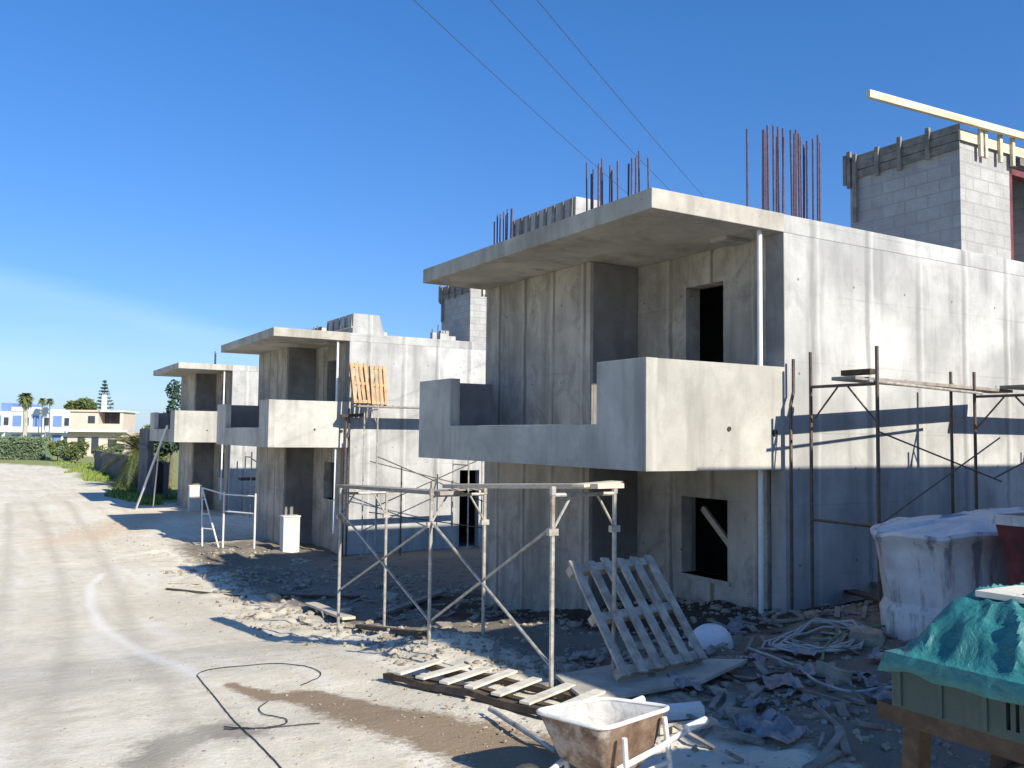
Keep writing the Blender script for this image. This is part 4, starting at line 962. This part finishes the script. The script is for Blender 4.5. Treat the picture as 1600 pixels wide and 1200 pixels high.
conifer(161, 150, 10.9, 'tall tiered conifer rising behind the peach house', 9)
def palm(px, d, h, R_, lab, seed, n=34, tm='trunk', tr=.2, fine=False):
    b = base_at(px, d); root = empty('palm_tree', b, lab, 'tree', 'palm trees'); random.seed(seed)
    PT(MB().tube([b, b+V((.1, 0, h*.5)), b+V((0, 0, h))], tr*1.2, 8, tr), 'trunk', tm, root, smooth=True); m = MB(); top = b+V((0, 0, h))
    for k in range(n):
        a = random.uniform(0, 6.28); el = random.uniform(-1.1, 1.45); dr = V((math.cos(a), math.sin(a), 0)); pr = None
        sd = V((-dr.y, dr.x, 0)); L_ = R_*random.uniform(.8, 1.1)
        for i in range(7):
            u = i/6; p = top + dr*(L_*u*math.cos(el*.8)) + V((0, 0, L_*(u*math.sin(el)-.55*u*u))); w_ = .16*R_*math.sin(math.pi*min(1, .12+u*.85))
            if fine and pr:
                for q in range(5):
                    for sg in (-1, 1):
                        c0 = old.lerp(p, q/5); L2 = .42*math.sin(math.pi*min(1, .15+.8*(u-(1-q/5)/6)))+.06
                        tip = c0 + sd*sg*L2*random.uniform(.8, 1.1) + (p-old).normalized()*.22 - V((0, 0, .16*random.uniform(.4, 1.4)))
                        e_ = (p-old).normalized()*.022; m.add([c0-e_, c0+e_, tip], [(0, 1, 2)])
            old = p
            if fine: w_ = .012
            cur = (p-sd*w_-V((0, 0, w_*.5)), p, p+sd*w_-V((0, 0, w_*.5)))
            if pr: m.add([pr[0], pr[1], cur[1], cur[0], pr[2], cur[2]], [(0, 1, 2, 3), (1, 4, 5, 2)])
            pr = cur
    PT(m, 'crown', 'palm', root)
palm(38, 135, 7.6, 1.15, 'tall palm with a round crown in front of the blue and white building', 3, 130, 'palepalm', .26)
palm(216, 60, 2.3, 2.5, 'low feathery palm with arching olive fronds, just left of the farthest house', 33, 70, 'trunk', .16, True)
palm(64, 150, 7.6, .75, 'left one of a pair of small dark palm tops over the white building', 4, 70, 'trunk', .06)
palm(76, 150, 7.6, .7, 'right one of a pair of small dark palm tops over the white building', 5, 70, 'trunk', .06)
tree(126, 140, [(-1.2, 0, 6.6, 1.1, .6), (.4, 0, 6.9, 1.2, .7), (1.3, 0, 6.5, .9, .7), (0, 0, 5.6, 1.2, .7)], 6.5, 'broad_tree', 'broad dark tree standing behind the left end of the peach house', 'leaf', 12, 1300, (.15, .34), .2)
for i, (px, d, w_, h, lab) in enumerate(((122, 95, 1.1, 2.6, 'dark shrub in front of the left wall of the peach house'), (108, 98, 1.0, 1.8, 'low grey green shrub left of the peach house'), (170, 88, 1.2, 2.0, 'green shrub in front of the right half of the peach house'),
                                  (190, 75, .9, 1.5, 'small shrub at the end of the dark boundary wall'), (92, 100, .9, 2.6, 'dark upright shrub at the right end of the long hedge'), (182, 84, .7, 2.7, 'thin tall shrub by the right corner of the peach house'))):
    b = base_at(px, d); root = empty('shrub', b, lab, 'shrub', 'shrubs before the far houses'); m = MB()
    leaves(m, [(b.x, b.y, b.z+h*.4, w_*.75, .8), (b.x+.4*w_, b.y, b.z+h*.65, w_*.55, 1), (b.x-.4*w_, b.y+.2, b.z+h*.55, w_*.6, 1)], 700, .08, .2, 40+i); PT(m, 'foliage', 'leaf' if i % 2 == 0 else 'hedge', root)
    PT(MB().tube([b, b+V((0, 0, h*.5))], .05, 6), 'stem', 'trunk', root)
# hedge
p0, p1 = base_at(-160, 116), base_at(78, 103); root = empty('hedge', (p0+p1)/2, 'long clipped green hedge across the far end of the road', 'hedge')
ax = (p1-p0); nrm = V((-ax.y, ax.x, 0)).normalized(); m = MB(); random.seed(8); vs = []
core = MB(); core.add([p0-nrm*.5, p1-nrm*.5, p1+nrm*.5, p0+nrm*.5, p0-nrm*.5+V((0, 0, 2.0)), p1-nrm*.5+V((0, 0, 2.0)), p1+nrm*.5+V((0, 0, 2.0)), p0+nrm*.5+V((0, 0, 2.0))], [(0, 1, 2, 3), (4, 5, 6, 7), (0, 1, 5, 4), (1, 2, 6, 5), (2, 3, 7, 6), (3, 0, 4, 7)])
for k in range(9000):
    u = random.random(); z = random.uniform(0, 2.35); face = random.random()
    p = p0.lerp(p1, u) + nrm*(random.choice((-1, 1))*random.uniform(.45, .72) if z < 2.0 else random.uniform(-.7, .7)) + V((0, 0, z + .12*noise.noise(V((u*40, 0, 0)))))
    q = V((random.gauss(0, 1), random.gauss(0, 1), random.gauss(0, 1))).normalized(); s_ = random.uniform(.1, .24); w_ = q.orthogonal().normalized()*s_*.6; q = q*s_
    m.add([p-q, p-w_, p+q, p+w_], [(0, 1, 2, 3)])
PT(core, 'hedge_core', 'hedge', root); PT(m, 'foliage', 'hedge', root)
# grass verge
random.seed(19); m = MB()
for k in range(9000):
    y = 46+50*random.random()**1.3; x = random.uniform(5.4, 9.0) if random.random() < .75 else random.uniform(4, 11)
    if noise.noise(V((x*.5, y*.25, 4))) < -.02 or x < 6.4+1.4*noise.noise(V((y*.2, 0, 0))): continue
    h = random.uniform(.08, .34); z = gz0(x, y); a = random.uniform(0, 3.14); dx, dy = math.cos(a)*.05, math.sin(a)*.05; l_ = random.uniform(-.1, .1)
    m.add([(x-dx, y-dy, z), (x+dx, y+dy, z), (x+l_, y+l_*.5, z+h)], [(0, 1, 2)])
o = m.build('grass', MAT['grass'], None, (6, 60, -3.4)); o['kind'] = 'stuff'; o['label'] = 'green grass verge beyond the farthest house'; o['category'] = 'grass'

# dark boundary walls
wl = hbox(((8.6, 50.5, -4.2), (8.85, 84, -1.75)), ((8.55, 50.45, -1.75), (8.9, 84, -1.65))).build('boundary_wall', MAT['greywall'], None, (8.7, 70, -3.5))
tag(wl, 'low dark grey boundary wall running away beyond the farthest house', 'wall')
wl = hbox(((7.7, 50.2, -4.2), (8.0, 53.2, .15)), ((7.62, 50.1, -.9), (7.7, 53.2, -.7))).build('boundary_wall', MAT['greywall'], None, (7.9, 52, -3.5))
tag(wl, 'tall dark bare wall just left of the farthest house', 'wall')

# ------------------------------------------------------------ far houses
rt = V((CR.x, CR.y, 0)).normalized(); fwd = V((CF.x, CF.y, 0)).normalized()
class Far:
    """a house turned so that its front runs across the view"""
    def __init__(s, name, px, d, lab, rot=0): s.b = base_at(px, d); s.root = empty(name, s.b, lab, 'house'); s.R = Matrix.Rotation(rot, 3, 'Z'); s.r = s.R @ rt; s.f = s.R @ fwd
    def pt(s, u, v, z): return s.b + s.r*u + s.f*v + V((0, 0, z))
    def box(s, name, mat, a, b, parent=None):
        (u0, v0, z0), (u1, v1, z1) = a, b; c = [s.pt(u, v, z) for z in (z0, z1) for u, v in ((u0, v0), (u1, v0), (u1, v1), (u0, v1))]
        m = MB().add(c, [(0, 3, 2, 1), (4, 5, 6, 7), (0, 1, 5, 4), (1, 2, 6, 5), (2, 3, 7, 6), (3, 0, 4, 7)]); return m.build(name, MAT[mat], parent or s.root, s.b)
    def window(s, u, z, w_, h_, v=-.02):
        f = s.box('window', 'window', (u, v-.03, z), (u+w_, v+.06, z+h_)); s.box('window_frame', 'farwhite', (u-.08, v-.06, z-.1), (u+w_+.08, v+.02, z-.02), f)
h = Far('far_house', 152, 118, 'peach coloured two storey house with balconies in the far distance', .12)
h.box('wall', 'peach', (-3.4, 0, -.3), (3.0, 7, 3.0)); h.box('wall', 'peach', (-3.6, 1.2, 3.2), (-.3, 7, 5.4)); h.box('balcony_slab', 'farwhite', (-3.2, -1.0, 2.95), (3.2, 1.0, 3.2)); h.box('roof', 'peach', (-3.9, 1.0, 5.4), (-.1, 7.2, 5.62))
h.box('balcony_rail', 'peach', (-2.6, -.95, 3.2), (3.1, -.8, 3.95)); h.box('chimney', 'farwhite', (-.6, 3, 5.6), (-.1, 3.5, 7.6)); h.box('wall', 'peach', (2.2, 1.2, 3.2), (2.6, 6, 5.4)); h.box('balcony_slab', 'farwhite', (-.3, 1.0, 5.42), (2.8, 7, 5.6)); h.box('wall', 'greywall', (-.28, 3.5, 3.2), (2.19, 3.8, 5.4))
h.window(-1.5, 3.6, .8, 1.3, 1.17); h.window(-2.2, .3, .8, 2.0); h.window(1.3, .8, 1.0, 1.3); h.window(-.6, .3, .8, 2.0)
h = Far('far_house', 75, 152, 'long white and blue two storey building behind the hedge', .05)
h.box('wall', 'farwhite', (-8.6, 0, -.3), (5.4, 9, 5.9)); h.box('roof_rail', 'farwhite', (-5.5, -.1, 5.9), (0, .1, 6.6))
for u in (-8.3, -5.3, -2.3, .7, 3.3):
    for z in (.2, 3.1):
        h.box('blue_recess', 'farblue', (u, -.05, z), (u+1.3, .04, z+2.2)); h.window(u+1.7, z+.7, .7, 1.2)
    h.box('balcony', 'farwhite', (u-.2, -1.0, 2.75), (u+2.0, -.06, 3.05)); h.box('balcony_rail', 'farwhite', (u-.2, -1.0, 3.05), (u+2.0, -.93, 3.6))
h.box('stair_tower', 'farblue', (-7.6, 1, 5.9), (-5.9, 4, 7.2)); h.box('stair_tower', 'farblue', (-4.0, 1, 5.9), (-2.6, 4, 7.0))
h = Far('far_house', -20, 158, 'low white building at the left edge behind the hedge', -.05)
h.box('wall', 'farwhite', (-9, 0, -.3), (5.6, 8, 4.4)); h.box('roof', 'farwhite', (-9.3, -.4, 4.4), (5.9, 8.3, 4.65))
for u in (-6, -3, 0, 3):
    h.window(u, .6, 1.1, 1.5); h.box('blue_recess', 'farblue', (u+1.5, -.05, .2), (u+2.3, .04, 2.3)); h.window(u+.3, 2.9, .9, 1.0)
h = Far('far_house', 97, 165, 'second pale block with blue recesses, showing left of the peach house', 0)
h.box('wall', 'farwhite', (-2.6, 0, -.3), (3.6, 8, 6.6))
for u in (-2.2, -.2, 1.8):
    for z in (.4, 3.6): h.box('blue_recess', 'farblue', (u, -.05, z), (u+1.0, .04, z+1.9))
